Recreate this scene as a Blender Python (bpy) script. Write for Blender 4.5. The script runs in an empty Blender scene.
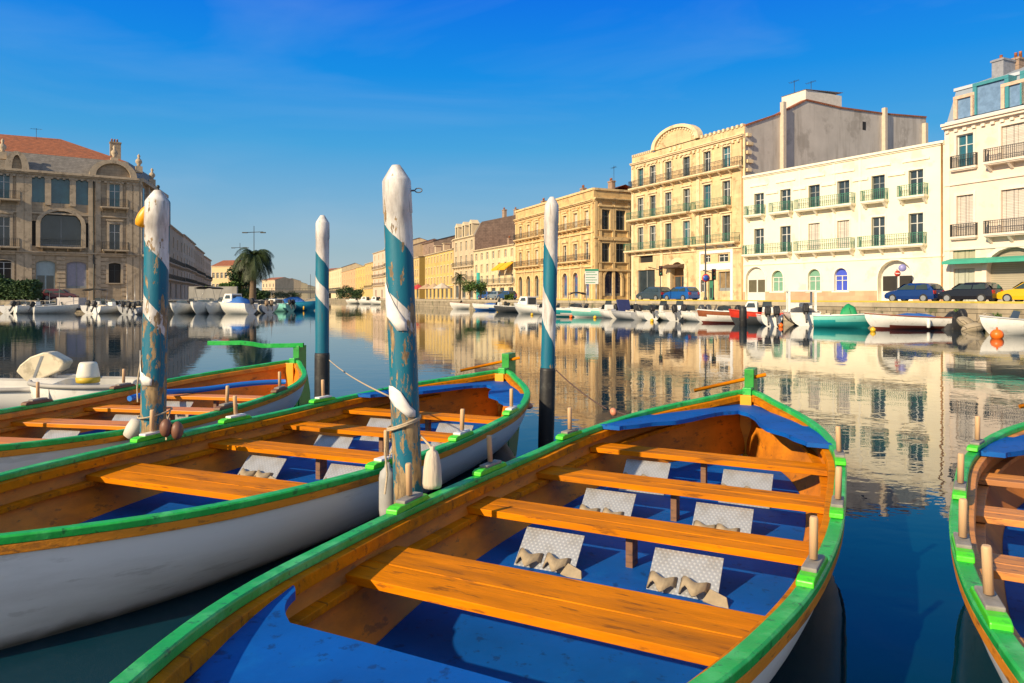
import bpy, math, random
from math import sin, cos, pi, sqrt, atan2, radians
from mathutils import Vector, Matrix
random.seed(7)
R = random.random

# ------------------------------------------------------------------ camera, world, sun, exposure
scene = bpy.context.scene
COL = scene.collection
F, YH, H, KD = 727.0, 297.5, 1.7, 1.377
cam_d = bpy.data.cameras.new('camera'); cam = bpy.data.objects.new('camera', cam_d); COL.objects.link(cam)
cam.location = (0, 0, H); cam.rotation_euler = (pi/2, 0, 0)
cam_d.sensor_width = 36; cam_d.lens = F*36/1024; cam_d.shift_y = -(341.5-YH)/1024
cam_d.clip_start = 0.05; cam_d.clip_end = 9000
scene.camera = cam
scene.render.engine = 'CYCLES'
scene.view_settings.view_transform = 'Standard'; scene.view_settings.look = 'None'
scene.view_settings.gamma = 1; scene.view_settings.exposure = 0.38
try: scene.view_settings.use_curve_mapping = False
except Exception: pass
SUN_EL = radians(27); SX, SY = -0.74, -0.67
w = bpy.data.worlds.new('World'); scene.world = w; w.use_nodes = True
nt = w.node_tree; nt.nodes.clear()
out = nt.nodes.new('ShaderNodeOutputWorld'); bg = nt.nodes.new('ShaderNodeBackground')
sky = nt.nodes.new('ShaderNodeTexSky'); sky.sky_type = 'NISHITA'; sky.sun_disc = False
sky.sun_elevation = SUN_EL; sky.sun_rotation = atan2(SX, SY)
sky.air_density = 1.15; sky.dust_density = 0.5; sky.ozone_density = 2.5; sky.altitude = 0
hs = nt.nodes.new('ShaderNodeHueSaturation'); hs.inputs['Saturation'].default_value = 1.3; hs.inputs['Value'].default_value = 1.0
tc = nt.nodes.new('ShaderNodeTexCoord'); mp = nt.nodes.new('ShaderNodeMapping')
mp.inputs['Scale'].default_value = (1.2, 1.2, 6.0); mp.inputs['Rotation'].default_value = (0.25, 0.1, 0)
nz = nt.nodes.new('ShaderNodeTexNoise'); nz.inputs['Scale'].default_value = 1.6; nz.inputs['Detail'].default_value = 6; nz.inputs['Distortion'].default_value = 0.8
cr = nt.nodes.new('ShaderNodeMapRange'); cr.inputs['From Min'].default_value = 0.48; cr.inputs['From Max'].default_value = 0.85
cr.inputs['To Max'].default_value = 0.13
mx = nt.nodes.new('ShaderNodeMixRGB'); mx.inputs['Color2'].default_value = (5.0, 5.6, 6.2, 1)
nt.links.new(tc.outputs['Generated'], mp.inputs['Vector']); nt.links.new(mp.outputs['Vector'], nz.inputs['Vector'])
nt.links.new(nz.outputs['Fac'], cr.inputs['Value']); nt.links.new(cr.outputs['Result'], mx.inputs['Fac'])
sz = nt.nodes.new('ShaderNodeSeparateXYZ'); nt.links.new(tc.outputs['Generated'], sz.inputs[0])
rp = nt.nodes.new('ShaderNodeValToRGB'); E_ = rp.color_ramp.elements
E_[0].position = 0.0; E_[0].color = (.31, .375, .39, 1); E_[1].position = 1.0; E_[1].color = (.10, .17, .27, 1)
for p_, c_ in ((.06, (.25, .37, .44, 1)), (.13, (.14, .33, .51, 1)), (.20, (.042, .28, .56, 1)), (.29, (.001, .205, .61, 1)), (.38, (.0, .135, .62, 1)), (.55, (.0, .13, .34, 1))):
    e_ = E_.new(p_); e_.color = c_
gm = nt.nodes.new('ShaderNodeMixRGB'); gm.blend_type = 'MULTIPLY'; gm.inputs['Fac'].default_value = 1; gm.inputs['Color1'].default_value = (10, 10, 10, 1)
bl = nt.nodes.new('ShaderNodeMixRGB'); bl.inputs['Fac'].default_value = 0.93
nt.links.new(sz.outputs[2], rp.inputs['Fac']); nt.links.new(rp.outputs['Color'], gm.inputs['Color2'])
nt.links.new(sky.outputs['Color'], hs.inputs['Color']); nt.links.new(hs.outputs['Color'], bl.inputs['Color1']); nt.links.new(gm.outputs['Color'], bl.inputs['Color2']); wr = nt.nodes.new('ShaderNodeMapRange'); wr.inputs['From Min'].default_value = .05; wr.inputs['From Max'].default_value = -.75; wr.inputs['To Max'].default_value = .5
wm_ = nt.nodes.new('ShaderNodeMixRGB'); wm_.inputs['Color2'].default_value = (6.6, 5.9, 5.0, 1)   # warm fill light added to the unseen sky behind the camera, lifts camera-facing sides
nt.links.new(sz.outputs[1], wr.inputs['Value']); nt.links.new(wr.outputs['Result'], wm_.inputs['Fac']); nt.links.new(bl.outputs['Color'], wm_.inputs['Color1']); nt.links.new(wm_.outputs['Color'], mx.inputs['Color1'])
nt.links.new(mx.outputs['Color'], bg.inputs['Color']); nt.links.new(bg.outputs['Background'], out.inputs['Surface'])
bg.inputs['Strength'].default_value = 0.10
sd = bpy.data.lights.new('sun', 'SUN'); sd.energy = 5.0; sd.angle = radians(0.6); sd.color = (1.0, 0.80, 0.52)
so = bpy.data.objects.new('sun', sd); COL.objects.link(so)
sv = Vector((SX*cos(SUN_EL), SY*cos(SUN_EL), sin(SUN_EL)))
so.rotation_euler = sv.to_track_quat('Z', 'Y').to_euler(); so.location = (-30, -20, 40)

# ------------------------------------------------------------------ helpers
def col(c, a=1): return (c[0], c[1], c[2], a)
MATS = {}
def mat(name, c, rough=0.6, var=0.15, scale=3.0, stretch=(1, 1, 1), c2=None, c2amt=0.0, c2scale=6.0, c2edge=(0.55, 0.62),
        bump=0.0, bscale=30.0, metal=0.0, spec=0.5, coat=0.0, wave=None, coord='Object', streak=False, emit=None, c3=None, c3amt=0, c3scale=25, brick=None):
    if name in MATS: return MATS[name]
    m = bpy.data.materials.new(name); m.use_nodes = True; MATS[name] = m
    n = m.node_tree; L = n.links; b = n.nodes['Principled BSDF']
    b.inputs['Roughness'].default_value = rough; b.inputs['Metallic'].default_value = metal
    b.inputs['Specular IOR Level'].default_value = spec
    if coat: b.inputs['Coat Weight'].default_value = coat; b.inputs['Coat Roughness'].default_value = 0.15
    t = n.nodes.new('ShaderNodeTexCoord'); mpp = n.nodes.new('ShaderNodeMapping'); mpp.inputs['Scale'].default_value = stretch
    L.new(t.outputs[coord], mpp.inputs['Vector'])
    ns = n.nodes.new('ShaderNodeTexNoise'); ns.inputs['Scale'].default_value = scale; ns.inputs['Detail'].default_value = 6; ns.inputs['Roughness'].default_value = 0.6
    L.new(mpp.outputs['Vector'], ns.inputs['Vector'])
    r = n.nodes.new('ShaderNodeMapRange'); r.inputs['From Min'].default_value = 0.3; r.inputs['From Max'].default_value = 0.7
    r.inputs['To Min'].default_value = 1-var; r.inputs['To Max'].default_value = 1+var
    L.new(ns.outputs['Fac'], r.inputs['Value'])
    mu = n.nodes.new('ShaderNodeMixRGB'); mu.blend_type = 'MULTIPLY'; mu.inputs['Fac'].default_value = 1; mu.inputs['Color1'].default_value = col(c)
    L.new(r.outputs['Result'], mu.inputs['Color2']); cur = mu.outputs['Color']
    def layer(cur, cc, amt, sc, edge, st=None):
        q = n.nodes.new('ShaderNodeTexNoise'); q.inputs['Scale'].default_value = sc; q.inputs['Detail'].default_value = 7; q.inputs['Roughness'].default_value = 0.65
        if st:
            m2 = n.nodes.new('ShaderNodeMapping'); m2.inputs['Scale'].default_value = st; m2.inputs['Location'].default_value = (3.3, 1.7, 5.1)
            L.new(t.outputs[coord], m2.inputs['Vector']); L.new(m2.outputs['Vector'], q.inputs['Vector'])
        else: L.new(mpp.outputs['Vector'], q.inputs['Vector'])
        rr = n.nodes.new('ShaderNodeMapRange'); rr.inputs['From Min'].default_value = edge[0]; rr.inputs['From Max'].default_value = edge[1]; rr.inputs['To Max'].default_value = amt
        L.new(q.outputs['Fac'], rr.inputs['Value'])
        mm = n.nodes.new('ShaderNodeMixRGB'); mm.inputs['Color2'].default_value = col(cc); L.new(rr.outputs['Result'], mm.inputs['Fac']); L.new(cur, mm.inputs['Color1'])
        return mm.outputs['Color']
    if c2: cur = layer(cur, c2, c2amt, c2scale, c2edge)
    if c3: cur = layer(cur, c3, c3amt, c3scale, (0.58, 0.64))
    if streak: cur = layer(cur, (c[0]*.45, c[1]*.42, c[2]*.38), 0.55, 1.0, (0.5, 0.75), (1.6, 1.6, 0.18))
    hgt = None
    if brick:
        bk = n.nodes.new('ShaderNodeTexBrick'); bw, bh, mort, dark = brick
        bk.inputs['Scale'].default_value = 1; bk.inputs['Brick Width'].default_value = bw; bk.inputs['Row Height'].default_value = bh; bk.inputs['Mortar Size'].default_value = mort
        bk.inputs['Color1'].default_value = (1, 1, 1, 1); bk.inputs['Color2'].default_value = (.82, .82, .82, 1); bk.inputs['Mortar'].default_value = (dark, dark, dark, 1)
        sx = n.nodes.new('ShaderNodeSeparateXYZ'); cx = n.nodes.new('ShaderNodeCombineXYZ'); ad = n.nodes.new('ShaderNodeMath'); ad.operation = 'ADD'
        L.new(t.outputs[coord], sx.inputs[0]); L.new(sx.outputs[0], ad.inputs[0]); L.new(sx.outputs[1], ad.inputs[1]); L.new(ad.outputs[0], cx.inputs[0]); L.new(sx.outputs[2], cx.inputs[1])
        L.new(cx.outputs[0], bk.inputs['Vector'])
        m3 = n.nodes.new('ShaderNodeMixRGB'); m3.blend_type = 'MULTIPLY'; m3.inputs['Fac'].default_value = 1; L.new(cur, m3.inputs['Color1']); L.new(bk.outputs['Color'], m3.inputs['Color2']); cur = m3.outputs['Color']
    L.new(cur, b.inputs['Base Color'])
    if bump:
        q = n.nodes.new('ShaderNodeTexNoise'); q.inputs['Scale'].default_value = bscale; q.inputs['Detail'].default_value = 5
        L.new(mpp.outputs['Vector'], q.inputs['Vector'])
        bp = n.nodes.new('ShaderNodeBump'); bp.inputs['Strength'].default_value = bump; bp.inputs['Distance'].default_value = 0.01
        L.new(q.outputs['Fac'], bp.inputs['Height']); L.new(bp.outputs['Normal'], b.inputs['Normal'])
    if emit: b.inputs['Emission Color'].default_value = col(emit); b.inputs['Emission Strength'].default_value = 1
    return m

class MB:
    def __init__(s): s.v = []; s.f = []; s.m = []; s.sm = []; s.M = None
    def pt(s, p):
        if s.M is not None: p = s.M @ Vector(p)
        s.v.append((p[0], p[1], p[2])); return len(s.v)-1
    def face(s, idx, m=0, smooth=False): s.f.append(tuple(idx)); s.m.append(m); s.sm.append(smooth)
    def poly(s, pts, m=0): s.face([s.pt(p) for p in pts], m)
    def box(s, x0, y0, z0, x1, y1, z1, m=0):
        if x1 < x0: x0, x1 = x1, x0
        if y1 < y0: y0, y1 = y1, y0
        if z1 < z0: z0, z1 = z1, z0
        i = [s.pt((x, y, z)) for z in (z0, z1) for y in (y0, y1) for x in (x0, x1)]
        for q in ((0, 2, 3, 1), (4, 5, 7, 6), (0, 1, 5, 4), (2, 6, 7, 3), (0, 4, 6, 2), (1, 3, 7, 5)): s.face([i[k] for k in q], m)
    def grid(s, rows, m=0, smooth=True, closed=False, flip=False):
        idx = [[s.pt(p) for p in r] for r in rows]
        for a in range(len(idx)-1):
            n = len(idx[a]); rng = range(n) if closed else range(n-1)
            for k in rng:
                q = [idx[a][k], idx[a][(k+1) % n], idx[a+1][(k+1) % n], idx[a+1][k]]
                if flip: q.reverse()
                s.face(q, m, smooth)
        return idx
    def tube(s, pts, r, n=8, m=0, cap=True, r1=None, smooth=True):
        P = [Vector(p) for p in pts]; rows = []
        for i, p in enumerate(P):
            d = (P[min(i+1, len(P)-1)]-P[max(i-1, 0)])
            if d.length < 1e-9: d = Vector((0, 0, 1))
            d.normalize(); up = Vector((0, 0, 1)) if abs(d.z) < .95 else Vector((1, 0, 0))
            a = d.cross(up).normalized(); b = d.cross(a).normalized()
            rr = r if r1 is None else r+(r1-r)*i/(len(P)-1)
            if isinstance(r, (list, tuple)): rr = r[i]
            rows.append([p+a*cos(2*pi*k/n)*rr+b*sin(2*pi*k/n)*rr for k in range(n)])
        idx = s.grid(rows, m, smooth, True)
        if cap: s.face(idx[0], m); s.face(list(reversed(idx[-1])), m)
    def lathe(s, prof, c=(0, 0, 0), n=16, m=0, smooth=True, caps=True):
        rows = [[(c[0]+r*cos(2*pi*k/n), c[1]+r*sin(2*pi*k/n), c[2]+z) for k in range(n)] for r, z in prof]
        idx = s.grid(rows, m, smooth, True)
        if caps: s.face(list(reversed(idx[0])), m); s.face(idx[-1], m)
    def ball(s, c, r, n=10, m=0, sz=1.0):
        prof = [(max(r*sin(pi*i/8), r*.02), -r*sz*cos(pi*i/8)) for i in range(9)]
        s.lathe(prof, c, n, m)
    def prism(s, pts, z0, z1, m=0):   # polygon in xy
        a = [s.pt((p[0], p[1], z0)) for p in pts]; b = [s.pt((p[0], p[1], z1)) for p in pts]; n = len(pts)
        s.face(list(reversed(a)), m); s.face(b, m)
        for k in range(n): s.face([a[k], a[(k+1) % n], b[(k+1) % n], b[k]], m)
    def prism_y(s, pts, y0, y1, m=0):  # polygon in xz, extruded in y
        a = [s.pt((p[0], y0, p[1])) for p in pts]; b = [s.pt((p[0], y1, p[1])) for p in pts]; n = len(pts)
        s.face(a, m); s.face(list(reversed(b)), m)
        for k in range(n): s.face([a[(k+1) % n], a[k], b[k], b[(k+1) % n]], m)
    def prism_x(s, pts, x0, x1, m=0):  # polygon in yz, extruded in x
        a = [s.pt((x0, p[0], p[1])) for p in pts]; b = [s.pt((x1, p[0], p[1])) for p in pts]; n = len(pts)
        s.face(list(reversed(a)), m); s.face(b, m)
        for k in range(n): s.face([a[k], a[(k+1) % n], b[(k+1) % n], b[k]], m)
    def build(s, name, mats, parent=None, bevel=0, fix=False):
        me = bpy.data.meshes.new(name); me.from_pydata(s.v, [], s.f)
        if not isinstance(mats, (list, tuple)): mats = [mats]
        for q in mats: me.materials.append(q)
        me.polygons.foreach_set('material_index', s.m); me.polygons.foreach_set('use_smooth', s.sm)
        if fix:
            import bmesh
            bm = bmesh.new(); bm.from_mesh(me); bmesh.ops.remove_doubles(bm, verts=bm.verts, dist=1e-5); bmesh.ops.recalc_face_normals(bm, faces=bm.faces); bm.to_mesh(me); bm.free()
        me.update()
        o = bpy.data.objects.new(name, me); COL.objects.link(o)
        if parent: o.parent = parent
        if bevel:
            bv = o.modifiers.new('bevel', 'BEVEL'); bv.width = bevel; bv.segments = 2; bv.limit_method = 'ANGLE'; bv.angle_limit = radians(40)
        return o
def tag(o, label=None, cat=None, group=None, kind=None):
    if label: o['label'] = label
    if cat: o['category'] = cat
    if group: o['group'] = group
    if kind: o['kind'] = kind
    return o
def thing(name, label, cat, loc=(0, 0, 0), rz=0, group=None):
    o = bpy.data.objects.new(name, None); o.empty_display_size = .2; COL.objects.link(o); o.location = loc; o.rotation_euler = (0, 0, rz)
    return tag(o, label, cat, group)
def wx(px, Y): return (px-512)/F*Y
def wz(py, Y): return H-(py-YH)/F*Y
def wat(px, py): Y = H*F/(py-YH); return (wx(px, Y), Y)       # a point on the water
def copy_tree(o, parent=None):
    c = o.copy(); COL.objects.link(c); c.parent = parent
    for ch in list(o.children): copy_tree(ch, c)
    return c
def sagline(a, b, sag, n=14):
    a, b = Vector(a), Vector(b)
    return [a.lerp(b, i/n)+Vector((0, 0, -sag*4*(i/n)*(1-i/n))) for i in range(n+1)]

# ------------------------------------------------------------------ materials
ZQ = 1.35
M_white_hull = mat('white_boat_paint', (.80, .79, .80), .42, .06, 1.2, c2=(.36, .33, .30), c2amt=.45, c2scale=1.3, c2edge=(.5, .78), stretch=(1, .25, 2.2), c3=(.35, .32, .30), c3amt=.3, c3scale=5, bump=.06, bscale=6)
def add_waterline(m):
    n = m.node_tree; L = n.links; b = n.nodes['Principled BSDF']; src = b.inputs['Base Color'].links[0].from_socket
    t = n.nodes.new('ShaderNodeTexCoord'); s_ = n.nodes.new('ShaderNodeSeparateXYZ'); L.new(t.outputs['Object'], s_.inputs[0])
    q = n.nodes.new('ShaderNodeTexNoise'); q.inputs['Scale'].default_value = 5; q.inputs['Detail'].default_value = 8; L.new(t.outputs['Object'], q.inputs['Vector'])
    a = n.nodes.new('ShaderNodeMath'); a.operation = 'MULTIPLY_ADD'; a.inputs[1].default_value = .12; L.new(q.outputs['Fac'], a.inputs[0]); 
    neg = n.nodes.new('ShaderNodeMath'); neg.operation = 'MULTIPLY'; neg.inputs[1].default_value = -1; L.new(s_.outputs[2], neg.inputs[0]); L.new(neg.outputs[0], a.inputs[2])
    r = n.nodes.new('ShaderNodeMapRange'); r.inputs['From Min'].default_value = -.03; r.inputs['From Max'].default_value = .05; r.inputs['To Max'].default_value = .85; L.new(a.outputs[0], r.inputs['Value'])
    mm = n.nodes.new('ShaderNodeMixRGB'); mm.inputs['Color2'].default_value = (.09, .085, .05, 1); L.new(r.outputs['Result'], mm.inputs['Fac']); L.new(src, mm.inputs['Color1']); L.new(mm.outputs['Color'], b.inputs['Base Color'])
add_waterline(M_white_hull)
M_green = mat('green_gunwale_paint', (.014, .41, .06), .42, .15, 6, c2=(.12, .62, .20), c2amt=.6, c2scale=5, c2edge=(.5, .66), c3=(.012, .10, .03), c3amt=.75, c3scale=22, bump=.25, bscale=40)
M_lime = mat('bright_green_block_paint', (.07, .62, .02), .4, .12, 6, c2=(.03, .3, .03), c2amt=.5, c2scale=14, bump=.15)
M_orange = mat('orange_varnished_wood', (.66, .20, .0015), .6, .20, 4, stretch=(.6, 3.5, 3.5), c2=(.34, .115, .012), c2amt=.85, c2scale=1.5, c2edge=(.47, .68), c3=(.20, .07, .012), c3amt=.75, c3scale=6, bump=.25, bscale=22, spec=.06)
M_oraline = mat('orange_painted_strake', (.74, .25, .008), .55, .18, 3, stretch=(3, .5, 3), c2=(.30, .10, .012), c2amt=.7, c2scale=3, c3=(.18, .07, .015), c3amt=.6, c3scale=12, bump=.2, bscale=30)
M_inner = mat('orange_boat_lining', (.66, .21, .006), .65, .22, 2.5, stretch=(1.5, .7, 2), c2=(.26, .085, .010), c2amt=.85, c2scale=1.5, c2edge=(.48, .7), c3=(.15, .06, .015), c3amt=.6, c3scale=9, bump=.2)
M_blue = mat('blue_deck_paint', (.0006, .088, .40), .6, .14, 3, c2=(.004, .15, .50), c2amt=.3, c2scale=2.5, c3=(.004, .035, .15), c3amt=.7, c3scale=13, bump=.12, spec=.25)
M_pin = mat('pale_pin_wood', (.62, .40, .22), .6, .15, 8, stretch=(4, 4, .5), bump=.1)
M_pad = mat('grey_weathered_pad', (.26, .24, .22), .8, .25, 15, bump=.3)
M_whitepad = mat('white_plastic_pad', (.75, .74, .74), .5, .06, 10)
M_brownblock = mat('brown_oily_block', (.20, .10, .055), .6, .25, 10, stretch=(1, .4, 3), c2=(.05, .04, .04), c2amt=.8, c2scale=3)
M_black = mat('black_rubber', (.018, .018, .02), .55, .2, 12, c2=(.08, .08, .075), c2amt=.4, c2scale=5, bump=.2)
M_rope = mat('pale_rope', (.45, .36, .25), .85, .2, 60)
M_strap = mat('beige_strap_webbing', (.34, .27, .18), .85, .15, 30, bump=.3)
M_wood = mat('weathered_wood', (.30, .20, .11), .8, .3, 5, stretch=(6, 6, .6), bump=.5, bscale=10)
M_glass = mat('window_glass', (.035, .05, .06), .06, .3, .6, spec=.8)
M_teal_glass = mat('teal_window_glass', (.03, .12, .16), .08, .3, .6, spec=.8)
M_iron = mat('wrought_iron', (.035, .04, .04), .5, .1)
M_greeniron = mat('green_iron', (.045, .20, .13), .5, .1)
M_steel = mat('grey_metal', (.35, .36, .37), .35, .08, metal=.6)

def plate_mat():
    m = bpy.data.materials.new('checker_plate_aluminium'); m.use_nodes = True; n = m.node_tree; L = n.links; b = n.nodes['Principled BSDF']
    b.inputs['Metallic'].default_value = .55; b.inputs['Roughness'].default_value = .38
    t = n.nodes.new('ShaderNodeTexCoord'); waves = []
    for ang in (radians(38), radians(-38)):
        mpp = n.nodes.new('ShaderNodeMapping'); mpp.inputs['Rotation'].default_value = (0, 0, ang); L.new(t.outputs['Object'], mpp.inputs['Vector'])
        wv = n.nodes.new('ShaderNodeTexWave'); wv.inputs['Scale'].default_value = 14; wv.bands_direction = 'X'; wv.inputs['Distortion'].default_value = .15; L.new(mpp.outputs['Vector'], wv.inputs['Vector']); waves.append(wv)
    mu = n.nodes.new('ShaderNodeMath'); mu.operation = 'MULTIPLY'; L.new(waves[0].outputs['Fac'], mu.inputs[0]); L.new(waves[1].outputs['Fac'], mu.inputs[1])
    r = n.nodes.new('ShaderNodeValToRGB'); r.color_ramp.elements[0].position = .12; r.color_ramp.elements[0].color = (.44, .46, .50, 1); r.color_ramp.elements[1].position = .5; r.color_ramp.elements[1].color = (.50, .52, .55, 1)
    L.new(mu.outputs[0], r.inputs['Fac'])
    q = n.nodes.new('ShaderNodeTexNoise'); q.inputs['Scale'].default_value = 9; q.inputs['Detail'].default_value = 6; L.new(t.outputs['Object'], q.inputs['Vector'])
    rr = n.nodes.new('ShaderNodeMapRange'); rr.inputs['From Min'].default_value = .45; rr.inputs['From Max'].default_value = .7; rr.inputs['To Max'].default_value = .7; L.new(q.outputs['Fac'], rr.inputs['Value'])
    mm = n.nodes.new('ShaderNodeMixRGB'); mm.inputs['Color2'].default_value = (.32, .30, .27, 1); L.new(rr.outputs['Result'], mm.inputs['Fac']); L.new(r.outputs['Color'], mm.inputs['Color1']); L.new(mm.outputs['Color'], b.inputs['Base Color'])
    bp = n.nodes.new('ShaderNodeBump'); bp.inputs['Strength'].default_value = .3; bp.inputs['Distance'].default_value = .003; L.new(mu.outputs[0], bp.inputs['Height']); L.new(bp.outputs['Normal'], b.inputs['Normal'])
    return m
M_plate = plate_mat()

def water_mat():
    m = bpy.data.materials.new('canal_water'); m.use_nodes = True; n = m.node_tree; L = n.links; b = n.nodes['Principled BSDF']
    b.inputs['Base Color'].default_value = (.0012, .028, .050, 1); b.inputs['Roughness'].default_value = .015; b.inputs['IOR'].default_value = 1.38
    t = n.nodes.new('ShaderNodeTexCoord')
    def nzz(sc, st, det, dist=0):
        mpp = n.nodes.new('ShaderNodeMapping'); mpp.inputs['Scale'].default_value = st; L.new(t.outputs['Object'], mpp.inputs['Vector'])
        q = n.nodes.new('ShaderNodeTexNoise'); q.inputs['Scale'].default_value = sc; q.inputs['Detail'].default_value = det; q.inputs['Distortion'].default_value = dist; L.new(mpp.outputs['Vector'], q.inputs['Vector']); return q
    a = nzz(1.1, (1, 1.2, 1), 2.5, .6); c = nzz(5.5, (1, 1.3, 1), 2, .3); big = nzz(.05, (1, 2.2, 1), 2)
    mr = n.nodes.new('ShaderNodeMapRange'); mr.inputs['From Min'].default_value = .35; mr.inputs['From Max'].default_value = .65; mr.inputs['To Min'].default_value = .35; mr.inputs['To Max'].default_value = 1.25; L.new(big.outputs['Fac'], mr.inputs['Value'])
    m1 = n.nodes.new('ShaderNodeMath'); m1.operation = 'MULTIPLY'; m1.inputs[1].default_value = .22; L.new(c.outputs['Fac'], m1.inputs[0])
    ad = n.nodes.new('ShaderNodeMath'); ad.operation = 'ADD'; L.new(a.outputs['Fac'], ad.inputs[0]); L.new(m1.outputs[0], ad.inputs[1])
    bp = n.nodes.new('ShaderNodeBump'); bp.inputs['Distance'].default_value = .0045; L.new(ad.outputs[0], bp.inputs['Height']); L.new(mr.outputs['Result'], bp.inputs['Strength']); L.new(bp.outputs['Normal'], b.inputs['Normal'])
    return m

# ------------------------------------------------------------------ the setting: water, quays
mb = MB(); mb.poly([(-6000, -300, 0), (6000, -300, 0), (6000, 7000, 0), (-6000, 7000, 0)])
tag(mb.build('water', water_mat()), kind='structure')
M_ground = mat('quay_paving', (.30, .26, .21), .85, .2, .8, c2=(.12, .11, .1), c2amt=.5, c2scale=.4)
M_quay = mat('quay_wall_stone', (.36, .30, .21), .85, .25, 1.2, c2=(.10, .12, .05), c2amt=.8, c2scale=.9, bump=.6, bscale=4, brick=(1.1, .42, .02, .35), streak=True)
def quay(name, edge, back):
    g = MB(); g.poly([(x, y, ZQ) for x, y in edge]+[(x, y, ZQ) for x, y in back])
    tag(g.build(name+'_ground', M_ground), kind='structure')
    q = MB()
    for (a, b) in zip(edge[:-1], edge[1:]):
        q.poly([(a[0], a[1], -1.2), (b[0], b[1], -1.2), (b[0], b[1], ZQ), (a[0], a[1], ZQ)])
    tag(q.build(name+'_wall', M_quay, fix=True), kind='structure')
def K(l): return [(x, y*KD) for x, y in l]
EDGE_R = K([(44.7, 7), (36.8, 17), (24.9, 28.2), (23.2, 34), (13.5, 47.5), (3.9, 61), (-1.2, 68), (-12.3, 88), (-21, 105), (-36.5, 135.5), (-60, 183), (-110, 290), (-400, 900)])
EDGE_L = K([(-160, 58), (-41, 61), (-37.5, 66), (-39, 80), (-58, 130), (-80, 180), (-92, 205), (-138, 300), (-440, 900)])
quay('quay_right', EDGE_R, [(-400, 4000), (3000, 4000), (3000, 10)])
quay('quay_left', EDGE_L, [(-440, 4000), (-3000, 4000), (-3000, 80)])
# road on the right quay, a sheet 4 mm above the paving, and its kerb
M_road = mat('asphalt', (.07, .068, .065), .9, .2, 2, bump=.3)
def offs(edge, d):
    r = []
    for i, p in enumerate(edge):
        a = edge[max(i-1, 0)]; b = edge[min(i+1, len(edge)-1)]; t = Vector((b[0]-a[0], b[1]-a[1])).normalized(); nn = Vector((t.y, -t.x))
        r.append((p[0]+nn.x*d, p[1]+nn.y*d))
    return r
e1, e2 = offs(EDGE_R[:-1], 3.2), offs(EDGE_R[:-1], 9.5)
g = MB(); g.grid([[(x, y, ZQ+.004) for x, y in e1], [(x, y, ZQ+.004) for x, y in e2]], smooth=False); tag(g.build('road', M_road), kind='structure')
g = MB()
k1, k2 = offs(EDGE_R[:-1], -.06), offs(EDGE_R[:-1], .45)
g.grid([[(x, y, ZQ-.25) for x, y in k1], [(x, y, ZQ+.03) for x, y in k1], [(x, y, ZQ+.03) for x, y in k2]], smooth=False)
tag(g.build('quay_coping', mat('pale_coping_stone', (.42, .36, .26), .8, .2, 1, bump=.4, bscale=6)), kind='structure')

# ------------------------------------------------------------------ wooden rowing boats
KU = [0, .06, .15, .28, .42, .56, .70, .84, .94, 1.0]
WV = [.04, .352, .742, 1.022, 1.103, 1.120, 1.023, .763, .354, .04]
BL, Z0, DZF, DZN = 7.49, .521, .195, .234
def hw(u):
    u = min(max(u, 0), 1); m = []
    for i in range(10):
        if i == 0: m.append((WV[1]-WV[0])/KU[1]*1.6)
        elif i == 9: m.append((WV[9]-WV[8])/(KU[9]-KU[8])*1.3)
        else:
            h0, h1 = KU[i]-KU[i-1], KU[i+1]-KU[i]; d0, d1 = (WV[i]-WV[i-1])/h0, (WV[i+1]-WV[i])/h1
            m.append((h0*d1+h1*d0)/(h0+h1))
    i = 0
    while i < 8 and u > KU[i+1]: i += 1
    h_ = KU[i+1]-KU[i]; t = (u-KU[i])/h_
    return max(.03, (2*t**3-3*t**2+1)*WV[i]+(t**3-2*t**2+t)*h_*m[i]+(-2*t**3+3*t**2)*WV[i+1]+(t**3-t**2)*h_*m[i+1])
def sheer(u): return Z0+(DZF*(1-2*u)**2 if u < .5 else DZN*(2*u-1)**2)
ZK = -.28
def prof(v): return 1-.10*v-.90*v**2.6
NU = 64
US = [.5-.5*cos(pi*i/NU) for i in range(NU+1)]
def pos(u, side, wdt, z, rake=0.0):
    c = -u*BL; c = -BL/2+(c+BL/2)*(1-rake)
    return (side*wdt, c, z)
def strip(mb, side, ring, m=0, smooth=False, u0=0, u1=1):
    """sweep a closed cross-section ring of (dw, dz) along the sheer line"""
    us = [u for u in US if u0 <= u <= u1]; rows = []
    for u in us:
        W, Z = hw(u), sheer(u); rows.append([pos(u, side, max(W+a, .004), Z+b) for a, b in ring])
    idx = mb.grid(rows, m, smooth, True, flip=(side > 0))
    mb.face(idx[0], m); mb.face(list(reversed(idx[-1])), m)
def inner_w(u, z):
    Z = sheer(u); v = min(max((Z-z)/(Z-ZK), 0), 1); return max(hw(u)*prof(v)-.045, .01)

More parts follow.
